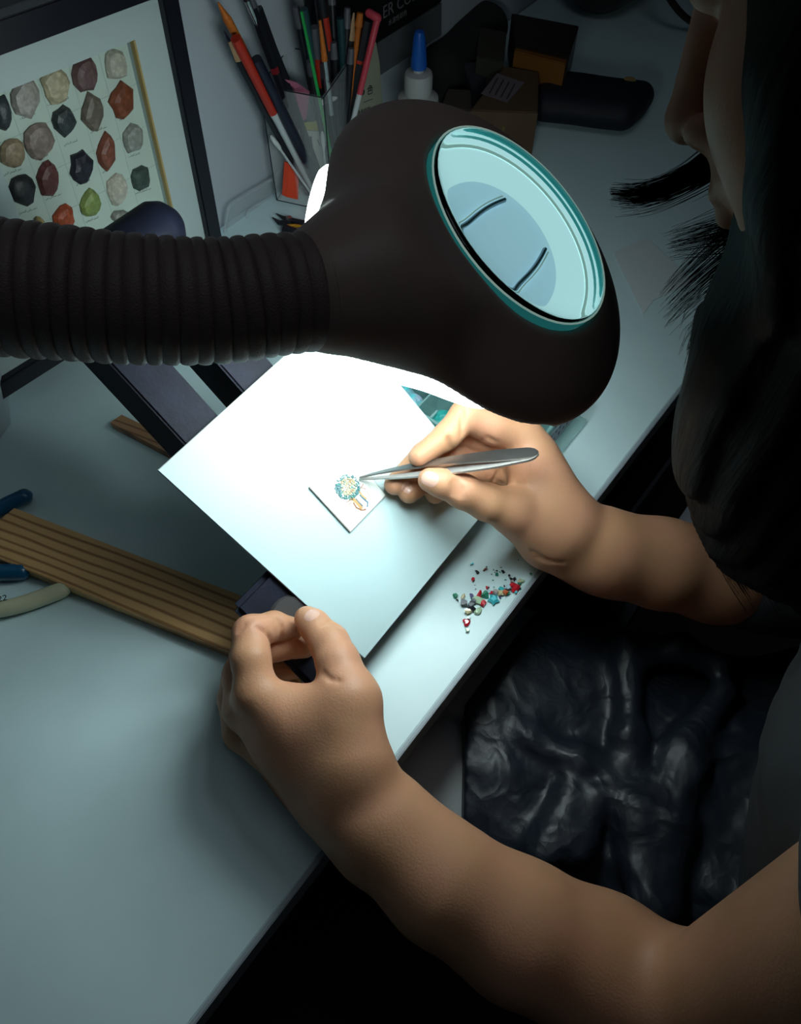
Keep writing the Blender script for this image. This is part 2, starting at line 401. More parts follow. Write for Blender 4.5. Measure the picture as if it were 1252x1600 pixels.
for s_, m0 in ((-1, -.0125), (1, .0135)):
    P = [LP(m0+s_*.004*math.cos(t*1.2), .021*t, -.0138) for t in np.linspace(-1, 1, 9)]
    o = tube('reflection_mark', P, .0011, M_reflect, lamp, seg=6)
    P2 = [p+LM*s_*.0019+LN*.0004 for p in P]; tube('reflection_mark', P2, .0004, M_rim, lamp, seg=5)
M_glass = mat('lens_glass', (.86, .99, .98), .02, trans=1.0, ior=1.3)
n_ = 14; pr = [(.0507*math.sin(i/n_*math.pi/2), .0012+.0045*math.cos(i/n_*math.pi/2)) for i in range(n_+1)]
pr += [(.0507, -.001)]+[(.0507*math.sin(i/n_*math.pi/2), -.001-.0015*math.cos(i/n_*math.pi/2)) for i in range(n_, -1, -1)]
lathe('lens', pr, LC, LN, M_glass, lamp, seg=64, angle=60)
# gooseneck: ribbed sleeve
GP = [D(508, 455, .288), D(430, 462, .281), D(330, 472, .275), D(200, 468, .267), D(90, 458, .262), D(0, 450, .258), D(-130, 432, .252), D(-330, 400, .25), (-.20, .385, .255), (-.222, .40, .19), (-.22, .40, .08), (-.22, .40, .02)]
def resample(P, step):
    P = np.array(P); s = np.concatenate([[0], np.cumsum(np.linalg.norm(np.diff(P, axis=0), axis=1))]); n = int(s[-1]/step)
    u = np.linspace(0, s[-1], n); return np.stack([np.interp(u, s, P[:, i]) for i in range(3)], 1), u
GS, GU = resample(spline(GP, 24), .0007)
per = .0053; RR = []
for u_ in GU:
    ph = (u_ % per)/per; RR.append(.0205 + .0012*math.sin(math.pi*ph)**.6*.65 - (.0006 if ph < .12 else 0) + .0012*min(1, u_/.1))
tube('gooseneck', GS, RR, M_goose, lamp, seg=40)
lathe('collar', [(.0195, -.003), (.0222, -.002), (.0222, .003), (.0195, .004)], NK0, NK0-D(560, 447, .293), M_house, lamp, seg=40)
lathe('lamp_base', [(0, .022), (.03, .022), (.075, .014), (.08, .006), (.08, 0), (0, 0)], (-.22, .40, 0), (0, 0, 1), M_house, lamp)

# ============================================================ BOARD, STAND
KD = 1.09
BN = nrm((-.011, -.60, .80)); BB = D(570, 1028, .4453*KD)
BX = nrm(np.array([1, 0, 0])-BN*BN[0]); BY = np.cross(BN, BX)
def bxy(x, y, off=0.0):
    p = PL(BB+BN*off, BN, x, y)-BB; return p@BX, p@BY
BM = frame_mat(BB, BX, BY)
M_board = mat('board_white', (.56, .75, .79), .5, noise=((.545, .735, .775), 25, .3, .7)); M_bedge = mat('board_edge', (.38, .40, .40), .6)
brd = thing('drawing_board', 'square white drawing board tilted on the black stand, held by the left hand', 'board', BB)
pts = [bxy(*p) for p in ((248, 735), (570, 1028), (773, 780), (527, 483))]
prism('panel', pts, -.0028, 0, M_board, brd, BM)
prism('core_edge', [(p[0]*1.003, p[1]*1.003) for p in pts], -.0025, -.0004, M_bedge, brd, BM, label='grey core edge')
# small glass plaque and miniature
pq = [bxy(*p, .0015) for p in ((484, 761), (548, 831), (603, 774), (545, 699))]
plq = thing('glass_plaque', 'small square white plaque with a tiny mosaic tree, centred on the drawing board', 'plaque', BB+BX*pq[0][0]+BY*pq[0][1])
M_plq = mat('plaque_white', (.86, .92, .90), .25, coat=.5); M_line = mat('pencil_line', (.35, .33, .30), .8); M_lineL = mat('pencil_line_pale', (.66, .70, .68), .8)
prism('plate', pq, .0001, .0016, M_plq, plq, BM); prism('plate_edge', [(p[0]*1.0+(.0002 if i in (2, 3) else -.0002), p[1]) for i, p in enumerate(pq)], .0001, .0011, mat('plaque_edge', (.30, .30, .28), .5), plq, BM)
def draw(name, px, w, m, h=.0018, par=plq):
    P = [np.array((*bxy(*p, h), 0)) for p in px]; V = []; F = []
    for i, p in enumerate(P):
        t = nrm(P[min(i+1, len(P)-1)]-P[max(i-1, 0)]); n = np.array((-t[1], t[0], 0))
        for s in (-1, 1): V.append(BM @ Vector((p+n*s*w/2)+np.array((0, 0, h))))
        if i: F.append((2*i-2, 2*i, 2*i+1, 2*i-1))
    return mesh(name, V, F, m, par)
for i_ in range(4):
    q1, q2 = [((484, 761), (548, 831), (603, 774), (545, 699))[j] for j in (i_, (i_+1) % 4)]; draw('plate_outline', [q1, q2], (.0007, .0004, .0003, .0003)[i_], M_line if i_ < 2 else mat('outline_grey', (.42, .45, .44), .8), h=.00175)
ellp = [(552+27*math.cos(a)*.8-20*math.sin(a)*.55, 771+30*math.sin(a)*.95+27*math.cos(a)*.35) for a in np.linspace(0, 2*math.pi, 48)]
draw('drawn_oval', [(554+24*math.cos(a)-8*math.sin(a), 772+29*math.sin(a)+8*math.cos(a)) for a in np.linspace(0, 2*math.pi, 48)], .00025, M_lineL)
# painted tree trunks and roots
M_och = mat('paint_ochre', (.55, .33, .14), .6); M_bl = mat('paint_blue', (.05, .16, .24), .6); M_rs = mat('paint_rust', (.35, .15, .08), .6)
for px, w, m in (([(549, 778), (556, 783), (562, 790), (566, 795)], .0022, M_och), ([(556, 779), (561, 785), (567, 791)], .0009, M_bl), ([(560, 766), (566, 774), (573, 780)], .0012, M_och),
    ([(552, 785), (557, 793), (565, 797), (572, 796)], .0010, M_rs), ([(562, 773), (568, 779), (575, 785), (574, 792)], .0009, M_bl), ([(541, 785), (548, 781), (553, 781)], .0005, M_rs), ([(560, 764), (566, 760), (568, 756)], .0005, M_rs), ([(564, 762), (572, 764)], .0004, M_rs), ([(545, 790), (549, 784)], .0004, M_rs), ([(573, 768), (578, 776)], .0003, M_rs), ([(546, 796), (553, 800), (558, 799)], .0003, M_lineL)):
    draw('painted_branch', px, w, m)
cols = [(.62, .48, .25), (.68, .60, .40), (.10, .28, .28), (.07, .20, .26), (.12, .36, .30), (.60, .36, .20), (.75, .72, .55)]
tm = [mat('tessera_%d' % i, c, .35) for i, c in enumerate(cols)]
bm = bmesh.new(); mi = []
for k in range(330):
    a = random.uniform(0, 2*math.pi); q = math.sqrt(random.random()); px, py = 543.5+19.5*q*math.cos(a), 761+19.5*q*math.sin(a)
    edge = q > .70 or (px < 533); x, y = bxy(px, py, .0022); c_ = random.choice([2, 3, 4, 3, 2]) if edge else random.choice([0, 1, 1, 5, 6, 0, 4, 2])
    if q > .93 and random.random() < .45: continue
    n0 = len(bm.faces); MM = BM @ Matrix.Translation((x, y, .0022)) @ Matrix.Rotation(random.uniform(0, 3.1), 4, 'Z') @ Matrix.Rotation(random.uniform(-.4, .4), 4, 'X')
    bm_box(bm, (random.uniform(.0007, .0013), .0005, .0006), MM); bm.faces.ensure_lookup_table()
    for f_ in bm.faces[n0:]: f_.material_index = c_
o = from_bm('mosaic_tesserae', bm, None, plq, kind='stuff')
for m in tm: o.data.materials.append(m)
# black folding stand
M_blk = mat('stand_black_steel', (.007, .008, .016), .55, spec=.2, noise=((.012, .015, .032), 60, .35, .7), bump=(400, .25, .0006))
M_pad = mat('rubber_pad', (.045, .042, .045), .6)
std = thing('folding_stand', 'black steel folding stand with two sloping arms carrying the white board', 'stand', (.15, .22, 0))
def sx(wx): return (wx-BB[0])
yh = bxy(62, 478)[1]   # hinge position up the slope
AT = -.0035; ARMS = [(bxy(169, 565, AT)[0], bxy(274, 574, AT)[0]), (bxy(346, 574, AT)[0], bxy(346, 574, AT)[0]+bxy(274, 574, AT)[0]-bxy(169, 565, AT)[0])]
for xa, xb in ARMS:
    box('arm', ((xa+xb)/2, yh/2+.03, AT-.020), (xb-xa, yh-.06, .040), M_blk, std, M=BM, bevel=.0014)
HA = lambda x: BM @ Vector((x, yh, -.012))
hp = [np.array(HA(x)) for x in (ARMS[0][0]-.012, bxy(262, 362, .0)[0])]
capsule('hinge_tube', hp[0], hp[1], .0175, M_blk, std, seg=28)
xl = bxy(378, 965, -.006)[0]; box('support_plate', (xl+.08, .042, -.0075), (.16, .078, .008), M_blk, std, M=BM, bevel=.003)
for x in (xl+.020, xl+.135): lathe('rubber_pad', [(0, .002), (.0135, .002), (.015, .0), (.015, -.002)], BM @ Vector((x, .050, -.0035)), BN, M_pad, std, seg=28)
hz = hp[0][2]
for xa, xb in ARMS:
    q = np.array(BM @ Vector(((xa+xb)/2, .09, -.028))); tube('riser', [q, (q[0]+.045, .205, .012)], .008, M_blk, std, seg=4, smooth=False)
box('base_plate', (.225, .215, .004), (.075, .10, .008), M_blk, std, bevel=.002)

# ============================================================ TWEEZERS
M_steel = mat('tweezer_steel', (.74, .72, .70), .36, metal=.75)
TW0 = D(562, 747, .4535*KD); TW1 = D(842, 708, .467); twd = nrm(TW1-TW0); TL = np.linalg.norm(TW1-TW0)
tws = nrm(np.cross(twd, nrm(CAM-TW0))); twn = np.cross(tws, twd); 
if tws@upv < 0: tws = -tws
tz = thing('tweezers', 'fine pointed steel tweezers held in the right hand over the mosaic', 'tweezers', TW0)
def arm(sgn, name):
    V = []; F = []; n = 40
    for i in range(n+1):
        t = (i/n)**.8; c = TW0+twd*(TL*t)
        gap = .0003+ .0036*math.sin(math.pi*min(t/1.0, 1))**.8*(1-t*.35); gap *= (1 if t < .98 else .2)
        wd = .0004+.0042*min(1, (t/.75))**1.0; wd = wd*(1 if t < .93 else math.sqrt(max(.06, 1-((t-.93)/.072)**2)))
        th = .0006+.0002*t
        nn = twn*.8+tws*.6 if True else twn
        wv = nrm(twn*.55-tws*.83); gv = nrm(tws*.55*1+twn*.83) if False else tws
        c0 = c+tws*sgn*gap*.9
        for a, b in ((-1, -1), (1, -1), (1, 1), (-1, 1)): V.append(c0+nrm(twn*.75-tws*.65)*a*wd+nrm(tws*.75+twn*.65)*b*th)
        if i:
            for k in range(4): F.append((4*i-4+k, 4*i-4+(k+1) % 4, 4*i+(k+1) % 4, 4*i+k))
    F += [(3, 2, 1, 0), (4*n, 4*n+1, 4*n+2, 4*n+3)]
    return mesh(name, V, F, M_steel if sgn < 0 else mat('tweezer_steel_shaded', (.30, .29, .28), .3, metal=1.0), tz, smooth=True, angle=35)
arm(1, 'upper_blade'); arm(-1, 'lower_blade')

# ============================================================ PERSON
def chain(pts, k=.003): return [cap(a[0], b[0], a[1], b[1], k) for a, b in zip(pts[:-1], pts[1:])]
def J(x, y, d, r, k=1.08): return (D(x, y, d*k), r*k)
def DK(x, y, d): return D(x, y, d*1.08)
body = SDF()
# left arm (near): wrist, forearm, elbow, upper arm
LW = D(548, 1248, .388); LE = D(1090, 1590, .405); LS = np.array((.145, -.13, .22))
Lf = [J(548, 1242, .392, .0235), J(604, 1296, .388, .0222), J(692, 1378, .383, .0255), J(810, 1452, .385, .0295), J(940, 1515, .390, .0325), (LE, .033)]
base = chain(Lf, .02) + [cap(LE, LS, .034, .043, .016)]
base += [cap(DK(505, 1235, .405), DK(575, 1325, .400), .018, .018, .014)]
# left palm
IM = J(400, 1083, .400, .0112); MMc = J(383, 1108, .413, .0115); RMc = J(380, 1142, .437, .0112); PMc = J(396, 1175, .458, .0105)
wl = [DK(545, 1205, .388), DK(525, 1220, .395), DK(508, 1240, .410), DK(502, 1258, .424)]
base += [cap(wl[0], IM[0], .0150, .0118, .016), cap(wl[1], MMc[0], .0155, .0120, .016), cap(wl[2], RMc[0], .0150, .0115, .016), cap(wl[3], PMc[0], .0145, .0108, .016)]
base += [cap(DK(555, 1180, .385), DK(548, 1095, .392), .0165, .0150, .018), cap(DK(470, 1120, .398), DK(530, 1110, .393), .0125, .013, .02), ell(DK(470, 1150, .405), (.026, .026, .015), .015)]
LT = [J(550, 1095, .392, .0138), J(528, 1035, .402, .0112), J(515, 1005, .409, .0102), J(490, 976, .4185, .0082), J(479, 966, .421, .0066)]
LI = [IM, J(392, 1030, .403, .0100), J(393, 990, .413, .0098), J(428, 978, .425, .0078), J(458, 983, .4345, .0066)]
LMi = [MMc, J(376, 1055, .424, .0095), J(388, 1020, .428, .0092), J(430, 1011, .434, .0078), J(476, 1010, .436, .0066)]
LR = [RMc, J(366, 1092, .445, .0092), J(372, 1062, .447, .0090), J(420, 1050, .450, .0076), J(474, 1040, .450, .0064)]
LPk = [PMc, J(372, 1140, .463, .0084), J(372, 1108, .465, .0080), J(405, 1085, .468, .0068), J(450, 1068, .468, .0060)]
# right arm
RWr = D(905, 838, .487)
REl = np.array((.435, -.115, -.05)); RS = np.array((.435, -.14, .22))
Rf = [J(893, 832, .487, .0215), J(950, 860, .495, .0225), J(1030, 880, .508, .0262), J(1120, 897, .523, .0295), (REl, .034)]
base += chain(Rf, .02) + [cap(REl, RS, .036, .042, .02), cap(DK(850, 852, .492), DK(950, 885, .502), .0135, .016, .02)]
rI = J(818, 683, .474, .0112); rM = J(820, 700, .486, .0112); rR = J(815, 722, .496, .0108); rP = J(808, 745, .503, .010)
wr = [DK(880, 800, .480), DK(878, 815, .487), DK(872, 828, .493), DK(866, 838, .498)]
base += [cap(wr[0], rI[0], .0165, .0118, .016), cap(wr[1], rM[0], .0160, .0118, .016), cap(wr[2], rR[0], .0145, .0112, .016), cap(wr[3], rP[0], .013, .0102, .016)]
base += [cap(DK(870, 825, .480), DK(800, 798, .468), .0165, .0135, .018), cap(DK(850, 830, .485), DK(815, 808, .477), .016, .013, .016), cap(DK(862, 780, .478), DK(835, 720, .475), .013, .012, .016)]
rT = [J(800, 796, .466, .0128), J(762, 785, .459, .0110), J(724, 768, .452, .0100), J(690, 755, .4465, .0082), J(672, 750, .4445, .0070)]
rIn = [rI, J(770, 668, .466, .0100), J(728, 650, .459, .0096), J(700, 680, .4535, .0080), J(655, 714, .4500, .0062)]
rMi = [rM, J(760, 684, .482, .0098), J(712, 672, .478, .0094), J(662, 712, .468, .0076), J(617, 757, .4625, .0064)]
rRi = [rR, J(765, 706, .490, .0094), J(722, 698, .486, .0090), J(682, 738, .474, .0074), J(639, 770, .4650, .0064)]
rPk = [rP, J(765, 735, .494, .0085), J(735, 738, .489, .0080), J(706, 756, .481, .0068), J(680, 772, .472, .0060)]
# head
HF = nrm((-.07, .80, -.56)); HU = nrm(np.array((.24, .66, .75))-HF*(HF@np.array((.24, .66, .75)))); HL = -np.cross(HF, HU)
if HL@(CAM-D(1150, 200, .3)) < 0: HL = -HL
HO = D(1052, 190, .318)-(HF*.112+HU*(-.038))
def hp_(l, f, u_): return HO+HL*l+HF*f+HU*u_
HR = np.stack([HL, HF, HU])
def hell(l, f, u_, r, k=.012): return ell(hp_(l, f, u_), r, k, HR)
base += [hell(0, -.005, .035, (.073, .093, .082), .02), hell(0, .020, -.04, (.058, .066, .062), .02), cap(hp_(-.018, .062, -.098), hp_(.018, .062, -.098), .020, .020, .02),
         hell(.040, .052, -.038, (.024, .026, .030), .02), hell(-.040, .052, -.038, (.024, .026, .030), .02), hell(0, .074, .03, (.05, .018, .03), .02), hell(.028, .046, -.070, (.024, .026, .034), .025), hell(-.028, .046, -.070, (.024, .026, .034), .025),
         cap(hp_(0, .088, -.002), hp_(0, .104, -.036), .0075, .0088, .008), hell(0, .105, -.040, (.0095, .0095, .0085), .005), hell(.0115, .094, -.044, (.0065, .009, .0065), .004), hell(-.0115, .094, -.044, (.0065, .009, .0065), .004),
         hell(0, .080, -.062, (.026, .016, .018), .012), cap(hp_(-.013, .091, -.068), hp_(.013, .091, -.068), .0050, .0050, .004), cap(hp_(-.011, .090, -.077), hp_(.011, .090, -.077), .0055, .0055, .004),
         hell(0, .080, -.104, (.018, .016, .014), .014), cap(hp_(.030, .076, .016), hp_(.012, .084, .014), .006, .006, .008), cap(hp_(-.030, .076, .016), hp_(-.012, .084, .014), .006, .006, .008),
         hell(.031, .072, -.001, (.013, .011, .008), .004), hell(-.031, .072, -.001, (.013, .011, .008), .004), hell(.074, -.008, -.01, (.006, .016, .028), .006), hell(-.074, -.008, -.01, (.006, .016, .028), .006)]
NKb = np.array((.29, -.15, .20)); base += [cap(hp_(0, -.035, -.06), NKb, .052, .056, .02)]
# torso under the clothes
base += [cap(LS+np.array((.03, 0, 0)), RS-np.array((.03, 0, 0)), .048, .048, .03), cap((.23, -.165, .12), (.23, -.28, -.22), .076, .086, .04), cap((.34, -.165, .12), (.345, -.28, -.22), .076, .086, .04)]
body.base = base
body.groups = [(.006, chain(LT)), (.004, chain(LI)), (.004, chain(LMi)), (.004, chain(LR)), (.004, chain(LPk)),
               (.006, chain(rT)), (.004, chain(rIn)), (.004, chain(rMi)), (.004, chain(rRi)), (.004, chain(rPk))]
body.cuts = [cap(hp_(.006, .100, -.0515), hp_(.0065, .094, -.044), .0026, .002, .002), cap(hp_(-.006, .100, -.0515), hp_(-.0065, .094, -.044), .0026, .002, .002)]
def crease(a, b, r=.0009): return cap(a, b, r, r, .0025)
M_skin = mat('skin', (.50, .262, .145), .48, spec=.4, noise=((.56, .272, .172), 35, .35, .7), bump=(800, .3, .0005), sss=.12)
per_ = thing('person', 'long-haired person in black clothing bending over the desk, working with both hands under the lamp', 'person', (.29, -.28, -.33))
def surf(x, y, t0=.25, t1=.62, par=None):
    w = ray(x, y); w = w/np.linalg.norm(w); t = t0
    for _ in range(60):
        p = CAM+w*t; d = body.eval(p[None], p, .06); d = .05 if d is None else float(d[0])
        if d < .00015: return p
        t += d*.9
        if t > t1: return None
    return None
def crease(pts, r=.0014, dep=.0012):
    P = [surf(*p) for p in pts]; w = [nrm(CAM-p) if p is not None else None for p in P]
    return [cap(a+u_*(r-dep-.0), b+v_*(r-dep-.0), r, r, .0016) for a, b, u_, v_ in zip(P[:-1], P[1:], w[:-1], w[1:]) if a is not None and b is not None and np.linalg.norm(a-b) < .02]
CR = []
for pts in (((722, 642), (723, 660), (722, 678)), ((722, 682), (740, 690), (752, 688)), ((700, 684), (703, 702)), ((654, 668), (664, 690)), ((786, 758), (775, 752), (768, 757)), ((778, 738), (772, 752)), ((775, 692), (762, 684)),
            ((712, 752), (716, 762), (713, 774)), ((718, 752), (722, 763), (719, 776)), ((706, 756), (708, 764), (706, 772)), ((790, 760), (806, 755), (818, 756)), ((840, 872), (860, 880)), ((832, 862), (856, 876), (880, 880)),
            ((436, 965), (441, 985), (438, 1000)), ((500, 972), (515, 968), (530, 972)), ((504, 976), (518, 972), (530, 977)), ((402, 980), (418, 990), (424, 1005)), ((456, 1000), (460, 1018)), ((372, 985), (383, 975)), ((505, 1052), (515, 1060), (530, 1064))): CR += crease(pts)
body.cuts += CR
V, Q = body.polygonize((-.06, -.42, -.36), (.58, .30, .56), .0014)
big_mesh('body', V, Q, M_skin, per_)
M_nail = mat('fingernail', (.66, .40, .32), .25, coat=.4)
def nail(x, y, dx, dy, w=.0090, l=.0105):
    """nail lying on the skin at a place on the fingertip; (dx, dy) points to the tip"""
    c = surf(x, y)
    if c is None: return
    e = .0006; f1 = lambda q: float(body.eval(q[None], q, .03)[0])
    n = nrm([f1(c+np.eye(3)[i]*e)-f1(c-np.eye(3)[i]*e) for i in range(3)]); t = rt*dx-upv*dy; t = nrm(t-n*(t@n)); s_ = np.cross(t, n); N = 10; V = []; F = []
    for i in range(N+1):
        for j in range(N+1):
            v_ = j/N*2-1; u_ = (i/N*2-1)*(math.sqrt(max(.05, 1-abs(v_)**3.2))); q = c+s_*u_*w/2+t*v_*l/2+n*.004
            for _ in range(14): q = q-n*max(f1(q), 0)*.9
            V.append(q+n*.00035*(1-.6*max(abs(u_), abs(v_))**4))
    for i in range(N):
        for j in range(N): a = i*(N+1)+j; F.append((a, a+1, a+N+2, a+N+1))
    m_ = len(V); V2 = [v-n*.0007 for v in V]; F2 = [tuple(m_+i for i in f[::-1]) for f in F]
    return mesh('fingernail', V+V2, F+F2, M_nail, per_, smooth=True)
nail(672, 748, -1, -.45); nail(487, 960, -.65, -.75, .0090, .0080); nail(634, 760, -.5, .8, .0060, .0070)
# clothing
M_shirt = mat('shirt_charcoal', (.04, .044, .052), .75, bump=(900, .3, .0004))
M_apron = mat('apron_black_nylon', (.012, .017, .027), .44, spec=.5, bump=(48, .32, .004), noise=((.013, .018, .028), 18, .3, .7))
def crinkle(m, sc1, st):
    nt = m.node_tree; b = nt.nodes['Principled BSDF']; tc = nt.nodes.new('ShaderNodeTexCoord'); n = nt.nodes.new('ShaderNodeTexNoise'); n.inputs['Scale'].default_value = 9
    ad = nt.nodes.new('ShaderNodeVectorMath'); ad.operation = 'MULTIPLY_ADD'; ad.inputs[1].default_value = (.09, .09, .09); nt.links.new(tc.outputs['Object'], ad.inputs[2]); nt.links.new(n.outputs['Color'], ad.inputs[0])
    v = nt.nodes.new('ShaderNodeTexVoronoi'); v.inputs['Scale'].default_value = sc1; v.inputs['Detail'].default_value = 2; nt.links.new(ad.outputs[0], v.inputs['Vector'])
    bp = nt.nodes.new('ShaderNodeBump'); bp.inputs['Strength'].default_value = st; bp.inputs['Distance'].default_value = .008; nt.links.new(v.outputs['Distance'], bp.inputs['Height'])
    old = b.inputs['Normal'].links[0].from_node; nt.links.new(bp.outputs[0], old.inputs['Normal'])
crinkle(M_apron, 17, .34)
M_trs = mat('trousers_grey', (.60, .62, .64), .85, bump=(900, .25, .0004))
sh = SDF(); sh.base = [cap(LS+np.array((.035, 0, 0)), RS-np.array((.03, 0, 0)), .054, .054, .03), cap((.222, -.158, .12), (.225, -.28, -.22), .093, .105, .05), cap((.342, -.158, .12), (.35, -.28, -.22), .093, .105, .05),
    cap(NKb-np.array((0, 0, .03)), (.29, -.15, .12), .066, .08, .03), cap(RS, REl, .053, .050, .02), cap(REl, D(1166, 903, .572), .046, .040, .02), cap(LS, LS+(LE-LS)*.12, .053, .051, .02)]
sh.base += [cap((.29, -.155, .195), (.29, -.175, .02), .068, .085, .03)]
sh.cuts = [cap(NKb+np.array((0, .01, .045)), hp_(0, -.035, -.05), .050, .055, .01)]
sh.post = lambda p, d: d-.0022*wob(p, 70)-.001*wob(p, 170, 2)
V, Q = sh.polygonize((.0, -.45, -.40), (.58, .16, .32), .0028); big_mesh('shirt', V, Q, M_shirt, per_, label='dark charcoal short-sleeved top')
tr = SDF(); KL = np.array((.108, .170, -.145)); KR = np.array((.232, .150, -.165))
tr.base = [cap((.20, -.28, -.25), KL, .082, .060, .02), cap((.35, -.28, -.25), KR, .082, .060, .02), cap(KL, (.12, .13, -.66), .056, .042, .02), cap(KR, (.25, .13, -.66), .058, .042, .02), cap((.22, -.30, -.22), (.37, -.30, -.22), .10, .10, .03)]
tr.post = lambda p, d: d-.003*wob(p, 60, 1)
V, Q = tr.polygonize((.0, -.45, -.72), (.58, .28, -.03), .004); big_mesh('trousers', V, Q, M_trs, per_, label='light grey trousers')
for kx in (.12, .25):
    shx = SDF(); shx.base = [cap((kx, .10, -.70), (kx, .24, -.715), .040, .032, .02)]; shx.post = lambda p, d: np.maximum(d, -.7495-p[:, 2])
    V, Q = shx.polygonize((kx-.08, 0, -.80), (kx+.08, .32, -.62), .004); big_mesh('shoe', V, Q, M_stool, per_)
ap = SDF(); HM0 = Z(735, 1125, -.09)
ap.base = [cap((.20, -.26, -.235), (.126, .09, -.158), .094, .070, .06), cap((.35, -.26, -.235), (.248, .08, -.162), .094, .070, .05), cap((.22, -.22, -.17), (.38, -.22, -.17), .10, .10, .08),
    cap((.28, -.20, -.19), (.19, .03, -.170), .09, .06, .09)]
# folds
for fp, r in ((((980, 1010), (985, 1150), (992, 1280), (1010, 1400)), .008), (((1130, 1080), (1060, 1180), (1005, 1270)), .008), (((905, 1180), (890, 1250), (850, 1330)), .006), (((1075, 1160), (1050, 1290), (1030, 1420)), .008), (((900, 1330), (930, 1250), (970, 1240)), .006), (((830, 1150), (900, 1190), (960, 1200)), .004), (((1000, 1030), (1060, 1015), (1120, 1040)), .007)):
    P = [Z(x, y, -.082) for x, y in fp]
    for a, b in zip(P[:-1], P[1:]): ap.base.append(cap(a, b, r, r, .012))
def appost(p, d):
    q = np.abs(wob(p, 30, 1.2)); q2 = np.abs(wob(p*np.array((1.3, .9, 1)), 62, .4))
    d = d-.006*(1-q)**2-.0022*(1-q2)**2-.0005*wob(p, 190, 2)
    pl_ = -.57*(p[:, 0]-.145)+.82*(p[:, 1]-.055)
    return np.maximum(np.maximum(d, p[:, 1]-.0795), pl_)
ap.post = appost
V, Q = ap.polygonize((-.02, -.40, -.36), (.54, .18, -.02), .0025); big_mesh('apron', V, Q, M_apron, per_, label='crinkled glossy black nylon apron')
# hair
M_hair = mat('hair_black', (.004, .003, .0028), .6, spec=.1, noise=((.010, .005, .004), 30, .4, .7), bump=(160, .8, .002, (1, 1, .12)))
hr = SDF()
hr.base = [hell(0, -.018, .045, (.083, .098, .085), .02), hell(0, -.055, -.02, (.076, .06, .075), .02)]
hcur = [(1470, -60, .245, .030), (1425, 150, .255, .032), (1345, 380, .285, .034), (1268, 540, .32, .038), (1228, 680, .355, .042), (1240, 790, .39, .038), (1285, 880, .42, .028)]
hb = [(D(x, y, d), r) for x, y, d, r in hcur]; hr.base += chain(hb, .03)
hb2 = [(hp_(.07, .01, .02), .022), (D(1360, 330, .29), .030)]; hr.base += chain(hb2, .03)
hb5 = [(hp_(0, -.085, -.01), .068), (np.array((.30, -.165, .235)), .062), (np.array((.30, -.235, .10)), .052), (np.array((.30, -.285, -.03)), .03)]; hr.base += chain(hb5, .03)
hb4 = [(D(1292, -90, .228), .018), (D(1290, 100, .232), .018), (D(1285, 290, .240), .018), (D(1280, 430, .262), .020)]; hr.base += chain(hb4, .02)
hb3 = [(hp_(-.066, .02, 0), .02), (hp_(-.06, .05, -.07), .014), (D(1235, 450, .40), .022), (D(1210, 600, .42), .028), (D(1240, 740, .44), .03)]; hr.base += chain(hb3, .02)
hr.post = lambda p, d: d-.0018*np.sin((p@rt)*420+4*np.sin(p[:, 2]*22)+2*np.sin((p@fw)*60))-.0012*wob(p, 160)
V, Q = hr.polygonize((.05, -.38, -.08), (.62, .30, .56), .003); big_mesh('hair', V, Q, M_hair, per_, label='long near-black hair hanging forward')
SV = []; SF = []
def strand(P, r0, r1=.00006):
    n = len(P); v, f_ = tube_data(P, [r0+(r1-r0)*i/(n-1) for i in range(n)], 3, False); o_ = len(SV); SV.extend(v); SF.extend([tuple(i+o_ for i in q) for q in f_])
def lock(ctrl, n, w0, w1, r, short=.35, jd=.006):
    ctrl = [(x, y, d) for x, y, d in ctrl]
    for _ in range(n):
        a = random.gauss(0, 1); b = random.gauss(0, 1); e = 1-short*random.random()**2; P = []
        j1 = random.gauss(0, .5)
        for i, (x, y, d) in enumerate(ctrl):
            t = i/(len(ctrl)-1); w = w0+(w1-w0)*t
            P.append(D(x+b*w*.35, y+a*w+j1*w1*t*t, d+jd*math.sin(a*2+b)))
        P = spline(P, 5); P = P[:max(4, int(len(P)*e))]; strand(P, r)
lock([(1155, 235, .335), (1110, 252, .335), (1060, 284, .333), (1000, 303, .33), (945, 302, .328)], 240, 13, 6, .00032, .5)
lock([(1150, 240, .335), (1090, 275, .333), (1020, 305, .33), (960, 312, .328)], 110, 12, 12, .0003, .6)
lock([(1230, 330, .345), (1175, 370, .345), (1120, 410, .343), (1070, 455, .34), (1035, 490, .338)], 150, 26, 18, .00028, .6)
lock([(1235, 340, .35), (1170, 350, .348), (1100, 368, .345), (1035, 385, .342)], 130, 28, 12, .00028, .6)
lock([(1240, 380, .35), (1190, 430, .35), (1140, 480, .348), (1090, 520, .345), (1075, 560, .342)], 170, 24, 22, .0003, .6)
lock([(1230, 420, .34), (1150, 520, .35), (1095, 620, .365), (1092, 740, .385), (1130, 850, .41), (1180, 930, .43)], 380, 20, 17, .00038, .4)
lock([(1260, 420, .33), (1200, 560, .34), (1150, 700, .37), (1170, 820, .40), (1230, 930, .43)], 300, 30, 25, .00038, .3)
mesh('hair_strands', SV, SF, M_hair, per_, smooth=True, kind='stuff')

